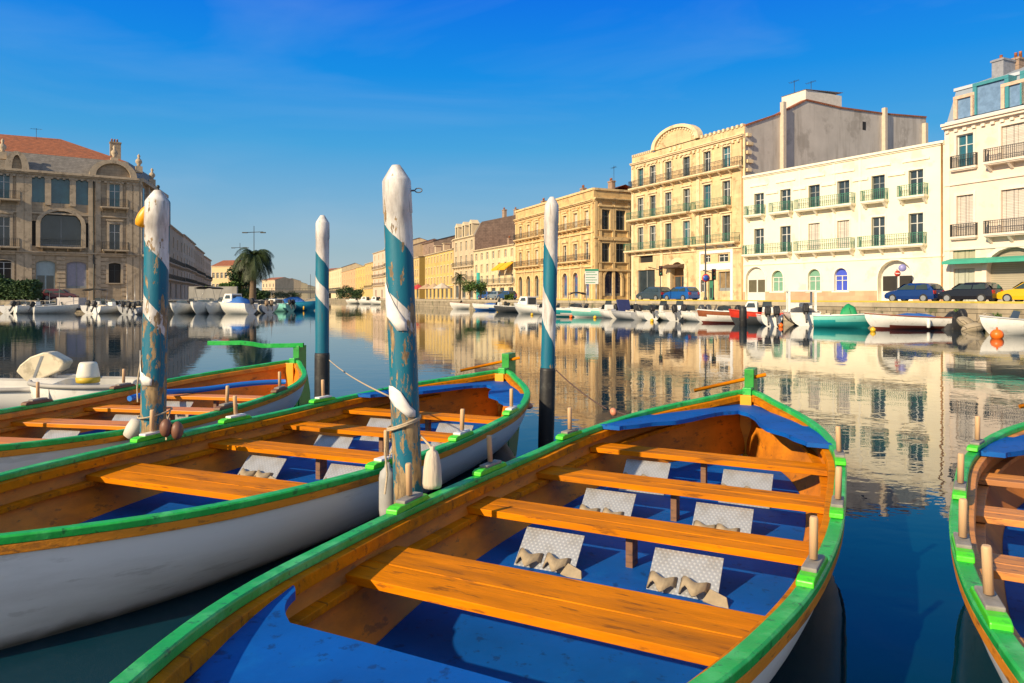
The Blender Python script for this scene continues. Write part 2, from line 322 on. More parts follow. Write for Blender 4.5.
def rowing_boat(label, loc, rz, k=1.0, deck=True, bench=True, wood=None, lining=None, blocks='green', pins_l=(2.45, 3.7, 4.68), pins_r=(2.4, 3.62, 4.72), rudder=True, tiller='oar', pad=None, group='wooden rowing boats moored in the foreground', roll=0):
    wood = wood or M_orange; lining = lining or M_inner
    t = thing('rowing_boat', label, 'rowing boat', loc, rz, group); t.scale = (k, 1, 1); t.rotation_euler = (0, roll, rz)
    mb = MB()
    for s in (-1, 1):
        rows = []
        for u in US:
            Z = sheer(u)-.02; r = []
            for j in range(15):
                v = j/14; r.append(pos(u, s, max(hw(u)*prof(v), .012 if v < .999 else 0.0), Z+(ZK-Z)*v, .09*v*v+.02*v))
            rows.append(r)
        mb.grid(rows, 0, True, flip=(s < 0))
    mb.build('hull', M_white_hull, t, fix=True)
    mb = MB()
    for s in (-1, 1):
        rows = []
        for u in US[1:-1]:
            Z = sheer(u)-.03; r = []
            for j in range(10):
                z = Z+(.08-Z)*j/9; r.append(pos(u, s, inner_w(u, z), z, .07*((Z-z)/(Z-ZK))))
            rows.append(r)
        mb.grid(rows, 0, True, flip=(s > 0))
    mb.build('inner_lining', lining, t)
    for s in (-1, 1):
        mb = MB(); strip(mb, s, [(.016, -.030), (.020, .004), (.010, .012), (-.046, .012), (-.054, .006), (-.054, -.028)]); mb.build('gunwale', M_green, t, bevel=.003)
        mb = MB(); strip(mb, s, [(.002, -.080), (.013, -.077), (.015, -.032), (.002, -.030)]); mb.build('strake', M_oraline, t, bevel=.003)
        mb = MB(); strip(mb, s, [(-.050, -.085), (-.050, -.030), (-.098, -.030), (-.104, -.085)], u0=.012, u1=.985); mb.build('inwale', wood, t, bevel=.004)
        mb = MB()
        us = [u for u in US if .1 <= u <= .93]; rows = []
        for u in us:
            z = sheer(u)-.17; W = inner_w(u, z); rows.append([pos(u, s, W+.02, z), pos(u, s, W-.065, z), pos(u, s, W-.065, z-.035), pos(u, s, W+.02, z-.035)])
        idx = mb.grid(rows, 0, False, True, flip=(s < 0)); mb.face(idx[0]); mb.face(list(reversed(idx[-1])))
        mb.build('seat_riser', wood, t, bevel=.004)
    # floor
    mb = MB(); zf = .15; us = [u for u in US if .09 <= u <= .88]
    rows = [[pos(u, -1, inner_w(u, zf)-.005, zf, .05), pos(u, -1, inner_w(u, zf)*.5, zf+.004, .05), pos(u, 1, 0, zf+.008, .05), pos(u, 1, inner_w(u, zf)*.5, zf+.004, .05), pos(u, 1, inner_w(u, zf)-.005, zf, .05)] for u in us]
    mb.grid(rows, 0, False); mb.build('floor', M_blue, t)
    # ribs of the planking
    # thwarts
    def thwart(s0, s1, dz=-.125, th=.04):
        mb = MB(); u0, u1 = s0/BL, s1/BL; z = sheer((u0+u1)/2)+dz
        w0, w1 = inner_w(u0, z)+.01, inner_w(u1, z)+.01
        g_ = s0+(s1-s0)*.55; wm = min(w0, w1)+.015
        mb.prism_x([(-s1, z-th), (-s0, z-th), (-s0, z), (-g_+.0035, z), (-g_, z-.012), (-g_-.0035, z), (-s1, z)], -wm, wm); o = mb.build('seat', wood, t, bevel=.006); return z
    TH = [(1.98, 2.22), (2.86, 3.13), (3.82, 4.10), (4.95, 5.38)]
    zs = [thwart(a, b) for a, b in TH]
    # seat knees
    for (a, b), z in zip(TH[:-1], zs[:-1]):
        mb = MB(); mb.box(-.022, -b+.10, .11, .022, -a-.08, z-.042); mb.build('seat_post', M_brownblock, t, bevel=.004)
    # foot plates with straps
    for (a, b), z in zip(TH[:-1], zs[:-1]):
        for c in (-.44, .37):
            s_top, z_top = b-.03, z-.075; s_bot, z_bot = b+.19, z-.29
            yt, yb = -s_top, -s_bot
            pl = bpy.data.objects.new('foot_plate', None)
            L_ = sqrt((yt-yb)**2+(z_top-z_bot)**2); ang = atan2(z_top-z_bot, yt-yb)
            m2 = MB(); m2.box(-.19, 0, -.004, .19, L_, .004)
            o = m2.build('foot_plate', M_plate, t); o.location = (c, yb, z_bot); o.rotation_euler = (ang, 0, 0)
            bpy.data.objects.remove(pl)
            for q, ww in ((-.10+random.uniform(-.02, .02), .05), (.06+random.uniform(-.02, .02), random.uniform(.045, .065))):
                m3 = MB(); n_ = 9
                rows = [[(q-.07+.14*i/n_, .07+.03*sin(i*.9), .004+ww*sin(pi*i/n_)**.7+.002), (q-.07+.14*i/n_, .14+.02*sin(i*.7+1), .004+ww*.8*sin(pi*i/n_)**.7+.002)] for i in range(n_+1)]
                m3.grid(rows, 0, True); sb = m3.build('foot_strap', M_strap, o); so_ = sb.modifiers.new('thick', 'SOLIDIFY'); so_.thickness = .010
            m3 = MB(); m3.prism([(.12, .05), (.15, .12), (.24, .09), (.26, .03), (.19, .035)], .006, .03); m3.build('strap_end', M_strap, o, bevel=.004)
            m3 = MB(); m3.tube([(0, L_*.6, -.006), (0, L_*.55, -(z_top-.12)*.8)], .014, 6)
            m3.build('plate_leg', M_wood, o)
    # far horseshoe bench
    zb = sheer(.10)-.065
    outer = [(s_, inner_w(s_/BL, zb)+.015) for s_ in (.22, .4, .6, .8, 1.0, 1.2, 1.4, 1.6, 1.8, 1.95)]
    mb = MB()
    inner = [(.58, 0.0), (.70, .12), (.92, .22), (1.20, .30), (1.44, .40), (1.52, .48), (1.62, .58), (1.78, .66), (1.93, .78)]
    def innw(s_):
        if s_ <= .58: return 0
        for (a, wa), (b, wb) in zip(inner[:-1], inner[1:]):
            if a <= s_ <= b: return wa+(wb-wa)*(s_-a)/(b-a)
        return .78
    for sd_ in (-1, 1):
        ss = [.10+.0464*i for i in range(41)]
        top = [[(sd_*min(innw(s_), inner_w(s_/BL, zb)), -s_, zb), (sd_*(inner_w(s_/BL, zb)+.015), -s_, zb)] for s_ in ss]
        bot = [[(p[0], p[1], p[2]-.035) for p in r] for r in top]
        mb.grid(top, 0, False, flip=sd_ > 0); mb.grid(bot, 0, False, flip=sd_ < 0)
        mb.grid([[top[i][0], bot[i][0]] for i in range(len(ss))], 0, False, flip=sd_ < 0)
        mb.poly([top[-1][0], top[-1][1], bot[-1][1], bot[-1][0]])
    if bench: mb.build('stern_bench', M_blue, t, fix=True)
    # stem piece
    mb = MB(); mb.prism_x([(-.03, -.1), (.03, -.1), (.05, sheer(0)+.035), (-.09, sheer(0)+.035)], -.045, .045); mb.build('stem_post', M_green, t, bevel=.006)
    mb = MB(); mb.prism([(-.02, -.02), (.02, -.02), (.06, -.16), (-.06, -.16)], .05, sheer(.01)-.03); mb.build('inner_stem', mat('yellow_painted_wood', (.80, .36, .01), .5, .12, 5, c2=(.5, .2, .02), c2amt=.5, c2scale=8), t, bevel=.005)
    # near foredeck with its curved wing
    zd = sheer(.84)-.075
    mb = MB(); pts = []
    for sd_ in (-1, 1):
        pass
    ss = [(6.08 if deck else 6.95)+.05*i for i in range(26 if deck else 8)]
    rows = [[(-inner_w(s_/BL, zd)-.01, -s_, zd), (-.3*inner_w(s_/BL, zd), -s_, zd+.006), (.3*inner_w(s_/BL, zd), -s_, zd+.006), (inner_w(s_/BL, zd)+.01, -s_, zd)] for s_ in ss]
    mb.grid(rows, 0, False)
    mb.grid([rows[0], [(p[0], p[1], p[2]-.04) for p in rows[0]]], 0, False)
    for sd_ in ((-1, 1) if deck else ()):     # wings curving forward along the gunwale
        n_ = 10; a = []
        for i in range(n_+1):
            s_ = 5.80+.30*i/n_; wo = inner_w(s_/BL, zd)+.012; wi = wo-.10-.16*max(0, (i/n_))**3-.03*sin(pi*min(1, i/3)/2)*0
            if i == 0: wi = wo-.02
            if i == 1: wi = wo-.075
            a.append([(sd_*wo, -s_, zd+.002), (sd_*wi, -s_, zd+.002)])
        mb.grid(a, 0, False, flip=sd_ < 0); mb.grid([[r[1], (r[1][0], r[1][1], r[1][2]-.035)] for r in a], 0, False)
    mb.build('foredeck', M_blue, t)
    # thole blocks, pads and pins
    for s, lst in ((-1, pins_l), (1, pins_r)):
        for p in lst:
            u = p/BL; z = sheer(u)+.014; W = hw(u)-.022; dw = (hw(u+.02)-hw(u-.02))/(.04*BL); ang = -s*math.atan(dw)*-1
            gm = M_lime if blocks == 'green' else M_brownblock
            m2 = MB(); m2.prism_x([(-.19, 0), (.18, 0), (.14, .032), (-.15, .036), (-.185, .026)], -.036, .036)
            o = m2.build('thole_block', gm, t, bevel=.006); o.location = (s*W, -p, z); o.rotation_euler = (0, 0, s*math.atan(dw))
            m3 = MB(); m3.box(-.032, -.10, .033, .032, .10, .052); m3.build('block_pad', pad or M_pad, o, bevel=.006)
            m3 = MB(); m3.lathe([(.018, .06), (.018, .225), (.014, .235)], n=12); q = m3.build('thole_pin', M_pin, o); q.rotation_euler = (random.uniform(-.03, .03), random.uniform(-.05, .05), 0)
    if rudder:
        m2 = MB(); m2.prism_x([(.07, -.3), (.46, -.3), (.44, .15), (.36, .42), (.30, .55), (.30, sheer(0)+.22), (.05, sheer(0)+.22), (.05, .4)], -.05, .05)
        o = m2.build('rudder', mat('dark_green_rudder_paint', (.02, .30, .04), .4, .15, 6, c2=(.01, .12, .03), c2amt=.6, c2scale=9), t, bevel=.006)
        if tiller == 'oar':
            m3 = MB(); m3.tube([(-.56, -.12, sheer(0)-.02), (.0, .10, sheer(0)+.12), (.16, .16, sheer(0)+.16)], .02, 8); m3.build('tiller', M_orange, o)
        else:
            m3 = MB()
            P_ = [(-1.28, -.30, .15), (-1.0, -.25, .15), (-.78, -.2, .155), (-.62, -.15, .135), (-.48, -.1, .105), (-.2, .0, .105), (.1, .10, .11)]
            rows = []
            for (x, y, z) in P_:
                z += sheer(0)+.12; rows.append([(x, y-.02, z-.034), (x, y+.02, z-.034), (x, y+.02, z+.034), (x, y-.02, z+.034)])
            m3.grid(rows, 0, False, True); m3.build('tiller', M_green, o, bevel=.005)
    return t
def at_boat(x0, y0, a): return ((x0, y0, 0), -a)
b_near = rowing_boat('nearest wooden rowing boat, green gunwale and blue floor, with its pointed end under the blue sky reflections', *at_boat(2.503, 7.703, .4766), k=.97)
b_near['label'] = 'largest rowing boat in the middle front, its blue floor and foot plates in full view'
DZN = .12
b_two = rowing_boat('white rowing boat with green gunwale and orange seats, tied alongside the large peeling blue post', *at_boat(-.111, 9.86, .3945), k=1.067, deck=False, pad=M_whitepad)
DZN = .234
b_three = rowing_boat('white and orange rowing boat with brown oarlock blocks and a blue foam tube lying inside', *at_boat(-3.422, 11.436, .191), k=1.019, bench=False, blocks='brown', tiller='long', wood=mat('darker_orange_wood', (.72, .23, .004), .4, .2, 4, stretch=(.6, 3, 3), c2=(.3, .1, .01), c2amt=.6, c2scale=2))
b_right = rowing_boat('rowing boat cut by the picture edge, with reddish brown seats and pale pins', *at_boat(5.207, 6.515, .5365), k=.983, pins_l=(1.85, 3.18, 4.33, 5.11), wood=mat('reddish_brown_wood', (.66, .26, .06), .55, .2, 4, stretch=(.6, 3, 3), c2=(.2, .09, .05), c2amt=.6, c2scale=2, c3=(.12, .06, .04), c3amt=.7, c3scale=14), lining=mat('reddish_lining', (.56, .20, .035), .5, .25, 3, c2=(.2, .07, .03), c2amt=.6, c2scale=2))

# ------------------------------------------------------------------ mooring posts
def post_mat(name, ztop, t0, pitch, bb, wood_z, peel, second=True, black_z=None):
    m = bpy.data.materials.new(name); m.use_nodes = True; n = m.node_tree; L = n.links; b = n.nodes['Principled BSDF']; b.inputs['Roughness'].default_value = .55
    t = n.nodes.new('ShaderNodeTexCoord'); sx = n.nodes.new('ShaderNodeSeparateXYZ'); L.new(t.outputs['Object'], sx.inputs[0])
    def M(op, a, bb_=None, c=None):
        q = n.nodes.new('ShaderNodeMath'); q.operation = op
        for i, x in enumerate((a, bb_, c)):
            if x is None: continue
            if isinstance(x, (int, float)): q.inputs[i].default_value = x
            else: L.new(x, q.inputs[i])
        return q.outputs[0]
    phi = M('ARCTAN2', M('MULTIPLY', sx.outputs[1], -1), M('MULTIPLY', sx.outputs[0], -1))
    nw = n.nodes.new('ShaderNodeTexNoise'); nw.inputs['Scale'].default_value = 7; nw.inputs['Detail'].default_value = 5; L.new(t.outputs['Object'], nw.inputs['Vector'])
    tt = M('SUBTRACT', M('SUBTRACT', ztop, sx.outputs[2]), M('MULTIPLY', phi, pitch/(2*pi)))
    tt = M('ADD', tt, M('MULTIPLY', M('SUBTRACT', nw.outputs['Fac'], .5), .05))
    wh = M('LESS_THAN', tt, t0)
    if second:
        wh = M('MAXIMUM', wh, M('MULTIPLY', M('GREATER_THAN', tt, t0+pitch-bb), M('LESS_THAN', tt, t0+pitch)))
    def mixc(f, a, c):
        q = n.nodes.new('ShaderNodeMixRGB')
        for i, x in ((0, f), (1, a), (2, c)):
            if isinstance(x, tuple): q.inputs[i].default_value = col(x)
            else: L.new(x, q.inputs[i])
        return q.outputs[0]
    mpp = n.nodes.new('ShaderNodeMapping'); mpp.inputs['Scale'].default_value = (1, 1, .28); L.new(t.outputs['Object'], mpp.inputs['Vector'])
    def noise(sc, lo, hi, amt):
        q = n.nodes.new('ShaderNodeTexNoise'); q.inputs['Scale'].default_value = sc; q.inputs['Detail'].default_value = 7; q.inputs['Roughness'].default_value = .62; L.new(mpp.outputs['Vector'], q.inputs['Vector'])
        r = n.nodes.new('ShaderNodeMapRange'); r.inputs['From Min'].default_value = lo; r.inputs['From Max'].default_value = hi; r.inputs['To Max'].default_value = amt; L.new(q.outputs['Fac'], r.inputs['Value']); return r.outputs['Result']
    cm = n.nodes.new('ShaderNodeMapping'); cm.inputs['Scale'].default_value = (1, 1, .05); L.new(t.outputs['Object'], cm.inputs['Vector'])
    ck = n.nodes.new('ShaderNodeTexNoise'); ck.inputs['Scale'].default_value = 45; ck.inputs['Detail'].default_value = 4; L.new(cm.outputs['Vector'], ck.inputs['Vector'])
    ckr = n.nodes.new('ShaderNodeMapRange'); ckr.inputs['From Min'].default_value = .62; ckr.inputs['From Max'].default_value = .68; ckr.inputs['To Max'].default_value = .55; L.new(ck.outputs['Fac'], ckr.inputs['Value'])
    teal = mixc(noise(9, .4, .65, .6), (.0, .12, .21), (.0, .18, .25))
    white = mixc(noise(12, .40, .62, .9), (.74, .72, .71), (.40, .37, .35))
    c = mixc(wh, teal, white)
    c = mixc(ckr.outputs['Result'], c, (.10, .10, .09))
    wood = mixc(noise(30, .4, .6, 1), (.38, .26, .13), (.16, .11, .06))
    # peeling grows towards the water line
    pl = n.nodes.new('ShaderNodeTexNoise'); pl.inputs['Scale'].default_value = 13; pl.inputs['Detail'].default_value = 8; pl.inputs['Roughness'].default_value = .7; L.new(mpp.outputs['Vector'], pl.inputs['Vector'])
    gr = n.nodes.new('ShaderNodeMapRange'); gr.inputs['From Min'].default_value = wood_z; gr.inputs['From Max'].default_value = wood_z+1.5; gr.inputs['To Min'].default_value = .50; gr.inputs['To Max'].default_value = peel; L.new(sx.outputs[2], gr.inputs['Value'])
    pm = M('GREATER_THAN', pl.outputs['Fac'], gr.outputs['Result'])
    c = mixc(pm, c, wood)
    rw = n.nodes.new('ShaderNodeMapRange'); rw.inputs['From Min'].default_value = wood_z-.05; rw.inputs['From Max'].default_value = wood_z-.30; L.new(M('ADD', sx.outputs[2], M('MULTIPLY', M('SUBTRACT', pl.outputs['Fac'], .5), .55)), rw.inputs['Value'])
    c = mixc(M('GREATER_THAN', rw.outputs['Result'], .5), c, wood)
    L.new(c, b.inputs['Base Color'])
    bp = n.nodes.new('ShaderNodeBump'); bp.inputs['Strength'].default_value = .5; bp.inputs['Distance'].default_value = .006
    L.new(M('SUBTRACT', pl.outputs['Fac'], M('MULTIPLY', pm, .25)), bp.inputs['Height']); L.new(bp.outputs['Normal'], b.inputs['Normal'])
    return m
def post(label, px_top, px_bot, py_bot, Y, Hh, r, mt, black=None, spike=False, eye=False):
    xt, xb = wx(px_top, Y), wx(px_bot, Y); zb_ = wz(py_bot, Y)
    t = thing('mooring_post', label, 'mooring post', (xb+(xb-xt)/(Hh-zb_)*zb_, Y, 0), 0, 'blue and white striped mooring posts')
    lean = atan2(xt-xb, Hh-zb_); t.rotation_euler = (0, lean, 0)
    mb = MB(); n = 24; rows = []
    zs_ = [-1.2, -.3, 0, .3, .6, .9, 1.2, 1.5, 1.8, 2.1, Hh-.30, Hh-.295, Hh-.10, Hh-.085, Hh-.025, Hh]
    rs_ = [1.04, 1.03, 1.02, 1.03, 1.0, 1.01, .98, 1, .97, .99, .98, 1.03, 1.0, .93, .50, .30]
    for z, rr in zip(zs_, rs_):
        rows.append([(r*rr*cos(2*pi*k/n)*(1+.02*sin(3*k+z*4)), r*rr*sin(2*pi*k/n)*(1+.02*cos(2*k+z*5)), z) for k in range(n)])
    idx = mb.grid(rows, 0, True, True); mb.face(idx[-1]); mb.build('shaft', mt, t)
    if black:
        mb = MB(); mb.lathe([(r*1.04, -.9), (r*1.1, -.2), (r*1.12, .3), (r*1.10, black-.03), (r*1.05, black), (r*.9, black+.002)], n=24, caps=False); mb.build('rubber_sleeve', M_black, t)
    if spike:
        mb = MB(); mb.tube([(0, 0, Hh-.01), (0, 0, Hh+.03)], .01, 8); mb.ball((0, 0, Hh+.03), .015, 8); mb.build('cap_spike', M_iron, t)
    if eye:
        mb = MB(); c = (r+.045, 0, Hh-.16)
        mb.tube([(r-.02, 0, c[2]), (r+.02, 0, c[2])], .006, 6)
        mb.tube([(c[0]+.022*cos(a*pi/8), 0, c[2]+.013*sin(a*pi/8)) for a in range(17)], .004, 6, cap=False); mb.build('eye_bolt', mat('blue_grey_bolt', (.12, .15, .2), .5, .1), t)
    return t
p397 = post('thick peeling teal post with a white cap, standing beside the grey fender', 396, 408, 490, 4.5, 2.52, .088, post_mat('peeling_stripe_paint', 2.52, .33, .50, .11, .62, .585), eye=True)
p157 = post('striped post with a yellow float hanging from its top', 158, 153, 435, 6.1, 2.6, .098, post_mat('worn_stripe_paint', 2.6, .36, .59, .15, .66, .57), spike=True)
p322 = post('slim striped post with black sleeve next to the far green rudder', 322.5, 322, 400, 9.2, 2.74, .085, post_mat('stripe_paint_third', 2.74, .42, .53, .22, .2, .72), black=1.0)
p548 = post('striped post with black rubber sleeve standing alone in the water at the centre', 552, 546, 440, 8.38, 2.86, .082, post_mat('stripe_paint_fourth', 2.86, .47, .89, .37, .2, .74), black=.89)

# peeled white sheets still hanging on the thick post and on the left post
def paint_flap(parent_loc, label, pts, r):
    mb = MB()
    rows = [[(r*1.04*sin(a0+(a1-a0)*f_), -r*1.04*cos(a0+(a1-a0)*f_)-.002*abs(sin(f_*9+z*30)), z) for f_ in (0, .2, .4, .6, .8, 1)] for a0, a1, z in pts]
    mb.grid(rows, 0, True); o = mb.build('paper_scrap', mat('white_torn_sheet', (.78, .76, .74), .6, .08, 20), None)
    o.location = parent_loc; s_ = o.modifiers.new('thick', 'SOLIDIFY'); s_.thickness = .003; return tag(o, label, 'scrap')
xo = wx(405, 4.5)
def z45(y): return wz(y, 4.5)
paint_flap((wx(404.7, 4.5), 4.5, 0), 'torn white scrap stuck round the thick peeling post above the rope', [(-1.3, -.7, z45(385)), (-1.4, -.1, z45(390)), (-1.25, .2, z45(397)), (-.6, .5, z45(404)), (-.1, .9, z45(409)), (.35, .9, z45(415))], .09)
paint_flap((wx(401.2, 4.5), 4.5, 0), 'upper torn white scrap on the thick peeling post', [(-1.4, -1.2, z45(283)), (-1.3, -.8, z45(292)), (-1.3, -.3, z45(304)), (-1.1, .2, z45(316)), (-.5, .5, z45(322)), (-.1, .55, z45(330))], .09)
paint_flap((wx(154.5, 6.1), 6.1, 0), 'torn white scrap stuck low on the post with the yellow float', [(-1.3, -1.0, wz(350, 6.1)), (-1.35, -.9, wz(362, 6.1)), (-1.35, -.7, wz(371, 6.1)), (-1.1, .3, wz(378, 6.1)), (-.6, .25, wz(384, 6.1))], .102)

# yellow float tied to the left post top
mb = MB(); t = thing('yellow_float', 'yellow orange pear float hanging at the top of a striped post', 'float', (wx(144, 6.12), 6.12, wz(217, 6.12)))
mb.lathe([(.010, -.09), (.035, -.085), (.050, -.05), (.054, 0), (.048, .05), (.034, .09), (.022, .125), (.02, .13)], n=18)
o = mb.build('float_body', mat('orange_yellow_plastic', (.85, .38, .01), .4, .1, 8), t); o.rotation_euler = (0, radians(28), 0)
mb = MB(); mb.tube([(.02, 0, -.02), (.05, -.01, -.10), (.055, 0, -.14)], .006, 6); mb.build('cord', mat('yellow_cord', (.7, .45, .03), .7, .1), t)

# ropes, floats and fenders
def ropething(name, label, pts, r, m=M_rope, cat='rope'):
    mb = MB(); mb.tube(pts, r, 6); return tag(mb.build(name, m), label, cat)
c = (wx(404, 4.5), 4.5); z = wz(424, 4.5)
ropething('rope_loop', 'pale rope tied around the thick peeling post', [(c[0]+.1*cos(a*pi/10), c[1]+.1*sin(a*pi/10), z+.035*cos(a*pi/10)*1.0+.01*(a//20)) for a in range(41)], .008)
ropething('rope_tail', 'rope tail running down the thick peeling post', [(c[0]-.1, c[1]-.02, z-.035), (c[0]-.112, c[1]-.03, z-.16), (c[0]-.095, c[1]-.05, z-.30), (c[0]-.11, c[1]-.05, z-.42)], .007)
c = (wx(155, 6.1), 6.1); z = wz(413, 6.1)
ropething('rope_loop', 'thin white rope slung round the foot of the post with the yellow float', [(c[0]+.13*cos(a*pi/10), c[1]+.13*sin(a*pi/10), z+.03*sin(a*pi/10+1)) for a in range(21)]+[(c[0]+.15, c[1]-.1, z-.05), (c[0]+.16, c[1]-.14, z-.2)], .007)
ropething('rope_tail', 'thin rope hanging straight down beside the post with the yellow float', [(c[0]-.12, c[1]+.02, wz(355, 6.1)), (c[0]-.135, c[1], wz(372, 6.1)), (c[0]-.15, c[1], wz(388, 6.1)), (c[0]-.145, c[1], wz(402, 6.1))], .006)
ropething('mooring_line', 'thin mooring line from the black sleeved far post to the thick peeling post', sagline((wx(330, 9.15), 9.12, wz(360, 9.15)), (wx(391, 4.55), 4.55, wz(397, 4.55)), .03), .006)
yb_ = 7.4
ropething('mooring_line', 'tarred mooring line from the centre post to the small orange float', sagline((wx(556, 8.3), 8.3, wz(370, 8.3)), (wx(607, 7.6), 7.6, wz(409, 7.6)), .03), .007, mat('dark_rope', (.10, .06, .05), .8, .2, 40))
mb = MB(); mb.ball((0, 0, 0), .045, 12, 0, .8); o = mb.build('small_float', mat('salmon_plastic', (.65, .25, .14), .5, .1)); o.location = (wx(613.5, 7.5), 7.5, wz(412, 7.5)); o.rotation_euler = (0, radians(70), 0); tag(o, 'small orange float threaded on the mooring line by the large boat', 'float')
ropething('mooring_line', 'short line between the small orange float and the large boat', sagline((wx(618, 7.45), 7.45, wz(412, 7.45)), (wx(650, 7.1), 6.9, wz(414, 7.1)), .02), .007, mat('dark_rope', (.10, .06, .05)))
# canvas wrapped fender and grey fender at the thick post
t = thing('canvas_fender', 'white canvas wrapped fender hanging from the thick peeling post', 'fender', (wx(431, 4.35), 4.42, wz(486, 4.35)))
mb = MB(); mb.lathe([(.010, -.03), (.056, -.025), (.060, .0), (.055, .08), (.046, .15), (.034, .19), (.014, .205), (.02, .225)], n=14); o = mb.build('canvas_cover', mat('off_white_canvas', (.60, .50, .40), .85, .12, 8, stretch=(6, 6, .5), bump=.6, bscale=12), t)
mb = MB(); mb.tube([(0, 0, .21), (-.06, .05, .26), (-.12, .08, .30)], .008, 6); mb.build('cord', M_rope, t)
t = thing('grey_fender', 'grey cylindrical fender squeezed between a white hull and the thick peeling post', 'fender', (wx(387, 4.6), 4.62, wz(520, 4.6)))
mb = MB(); mb.lathe([(.015, 0), (.05, .02), (.055, .06), (.055, .26), (.048, .30), (.02, .33), (.015, .36)], n=14); mb.build('fender_body', mat('grey_fender_plastic', (.36, .36, .36), .6, .15, 6), t)
mb = MB(); mb.tube([(0, 0, .35), (.02, 0, .42), (.06, 0, .5)], .006, 6); mb.build('cord', M_rope, t)
for i, (px, py, lb) in enumerate(((166, 428, 'brown oval float touching the foot of the post with the yellow float'), (176, 431, 'brown oval float hanging lower, farther from the foot of that striped post'))):
    mb = MB(); mb.ball((0, 0, 0), .05, 12, 0, 1.5); o = mb.build('oval_float', mat('brown_float_plastic', (.18, .08, .05), .5, .2, 8)); o.location = (wx(px, 5.95), 5.95+.02*i, wz(py, 5.95)); tag(o, lb, 'float', 'brown oval floats')
mb = MB(); mb.lathe([(.02, -.09), (.06, -.07), (.068, 0), (.06, .07), (.02, .09)], n=14); o = mb.build('white_float', mat('dirty_white_plastic', (.6, .56, .5), .6, .15)); o.location = (wx(131, 6.15), 6.2, wz(430, 6.15)); o.rotation_euler = (0, .5, 0); tag(o, 'dirty white float lying at the foot of the post with the yellow float', 'float')

# blue foam tube in the third boat
mb = MB(); P_ = []
for i in range(24):
    f = i/23; s_ = 2.9-1.9*f; P_.append((-.62+1.0*f**2.2, -s_, .47+.05*sin(f*9)*.3+.02))
mb.tube(P_, .035, 8); o = mb.build('foam_tube', mat('bright_blue_foam', (.01, .16, .62), .5, .1)); o.location = b_three.location; o.rotation_euler = b_three.rotation_euler
tag(o, 'bright blue foam tube lying across the far end of the boat with brown blocks', 'foam tube')

# white dinghy with tilted outboard behind the third boat
def loft_hull(L_, B, Hf, Hb, transom=.8, draft=.15, n=16, bowp=.65):
    """small boat hull, bow towards +y, stern at -L/2"""
    rows_ = {}
    for s in (-1, 1):
        rows = []
        for i in range(n+1):
            f = i/n; y = -L_/2+L_*f; wd = B/2*(transom+(1-transom)*min(1, f/.35))*(1 if f < .45 else max(0.0, 1-((f-.45)/.55)**2.2)**bowp); Z = Hb+(Hf-Hb)*f**1.6
            r = []
            for j in range(8):
                v = j/7; z = Z+(-draft-Z)*v; r.append((s*max(wd*(1-.10*v-.9*v**(3.4-1.6*f)), 0), y-(.0 if f < .6 else (f-.6)/.4*.16*L_*v*v), z))
            rows.append(r)
        rows_[s] = rows
    return rows_
def hull_mesh(L_, B, Hf, Hb, mats, parent, band=None, transom=.8, deck=.35, draft=.15, bowp=.65, gun=None):
    rr = loft_hull(L_, B, Hf, Hb, transom, draft, bowp=bowp); mb = MB()
    for s in (-1, 1):
        idx = mb.grid(rr[s], 0, True, flip=(s < 0))
    # transom
    a = rr[-1][0]; b = rr[1][0]
    for j in range(7): mb.poly([a[j], b[j], b[j+1], a[j+1]])
    nF = len(mb.f)
    mb.m = [mats_idx(mb, f, band) for f in mb.f]
    mb.build('hull', mats, parent, fix=False)
    # inside: floor + liner
    mb = MB()
    for s in (-1, 1):
        mb.grid([[(p[0]*.93, p[1]*.985, p[2]) for p in (r[0], r[1], r[2], r[3])] for r in rr[s]], 0, False, flip=(s > 0))
    mb.grid([[(rr[-1][i][3][0]*.93, rr[-1][i][3][1]*.985, rr[-1][i][3][2]), (rr[1][i][3][0]*.93, rr[1][i][3][1]*.985, rr[1][i][3][2])] for i in range(len(rr[1]))], 0, False)
    mb.build('cockpit', mat('boat_cockpit_grey', (.5, .5, .48), .6, .1), parent)
    mb = MB(); nn = len(rr[1]); k = int(nn*(1-deck))
    mb.grid([[(rr[-1][i][0][0], rr[-1][i][0][1], rr[-1][i][0][2]+.01), (0, rr[1][i][0][1], rr[1][i][0][2]+.05), (rr[1][i][0][0], rr[1][i][0][1], rr[1][i][0][2]+.01)] for i in range(k, nn)], 0, True)
    mb.poly([(rr[-1][k][0][0], rr[-1][k][0][1], rr[-1][k][0][2]-.2), (rr[1][k][0][0], rr[1][k][0][1], rr[1][k][0][2]-.2), (rr[1][k][0][0], rr[1][k][0][1], rr[1][k][0][2]+.01), (0, rr[1][k][0][1], rr[1][k][0][2]+.05), (rr[-1][k][0][0], rr[-1][k][0][1], rr[-1][k][0][2]+.01)])
    mb.build('foredeck', mats[0], parent)
    for s in (-1, 1):
        mb = MB(); mb.tube([(r[0][0], r[0][1], r[0][2]) for r in rr[s]], .035, 6); mb.build('rub_rail', gun or mats[0], parent)
    return rr
def mats_idx(mb, f, band):
    if not band: return 0
    z = sum(mb.v[i][2] for i in f)/len(f)
    for k, (z0, z1) in enumerate(band):
        if z0 <= z < z1: return k+1
    return 0
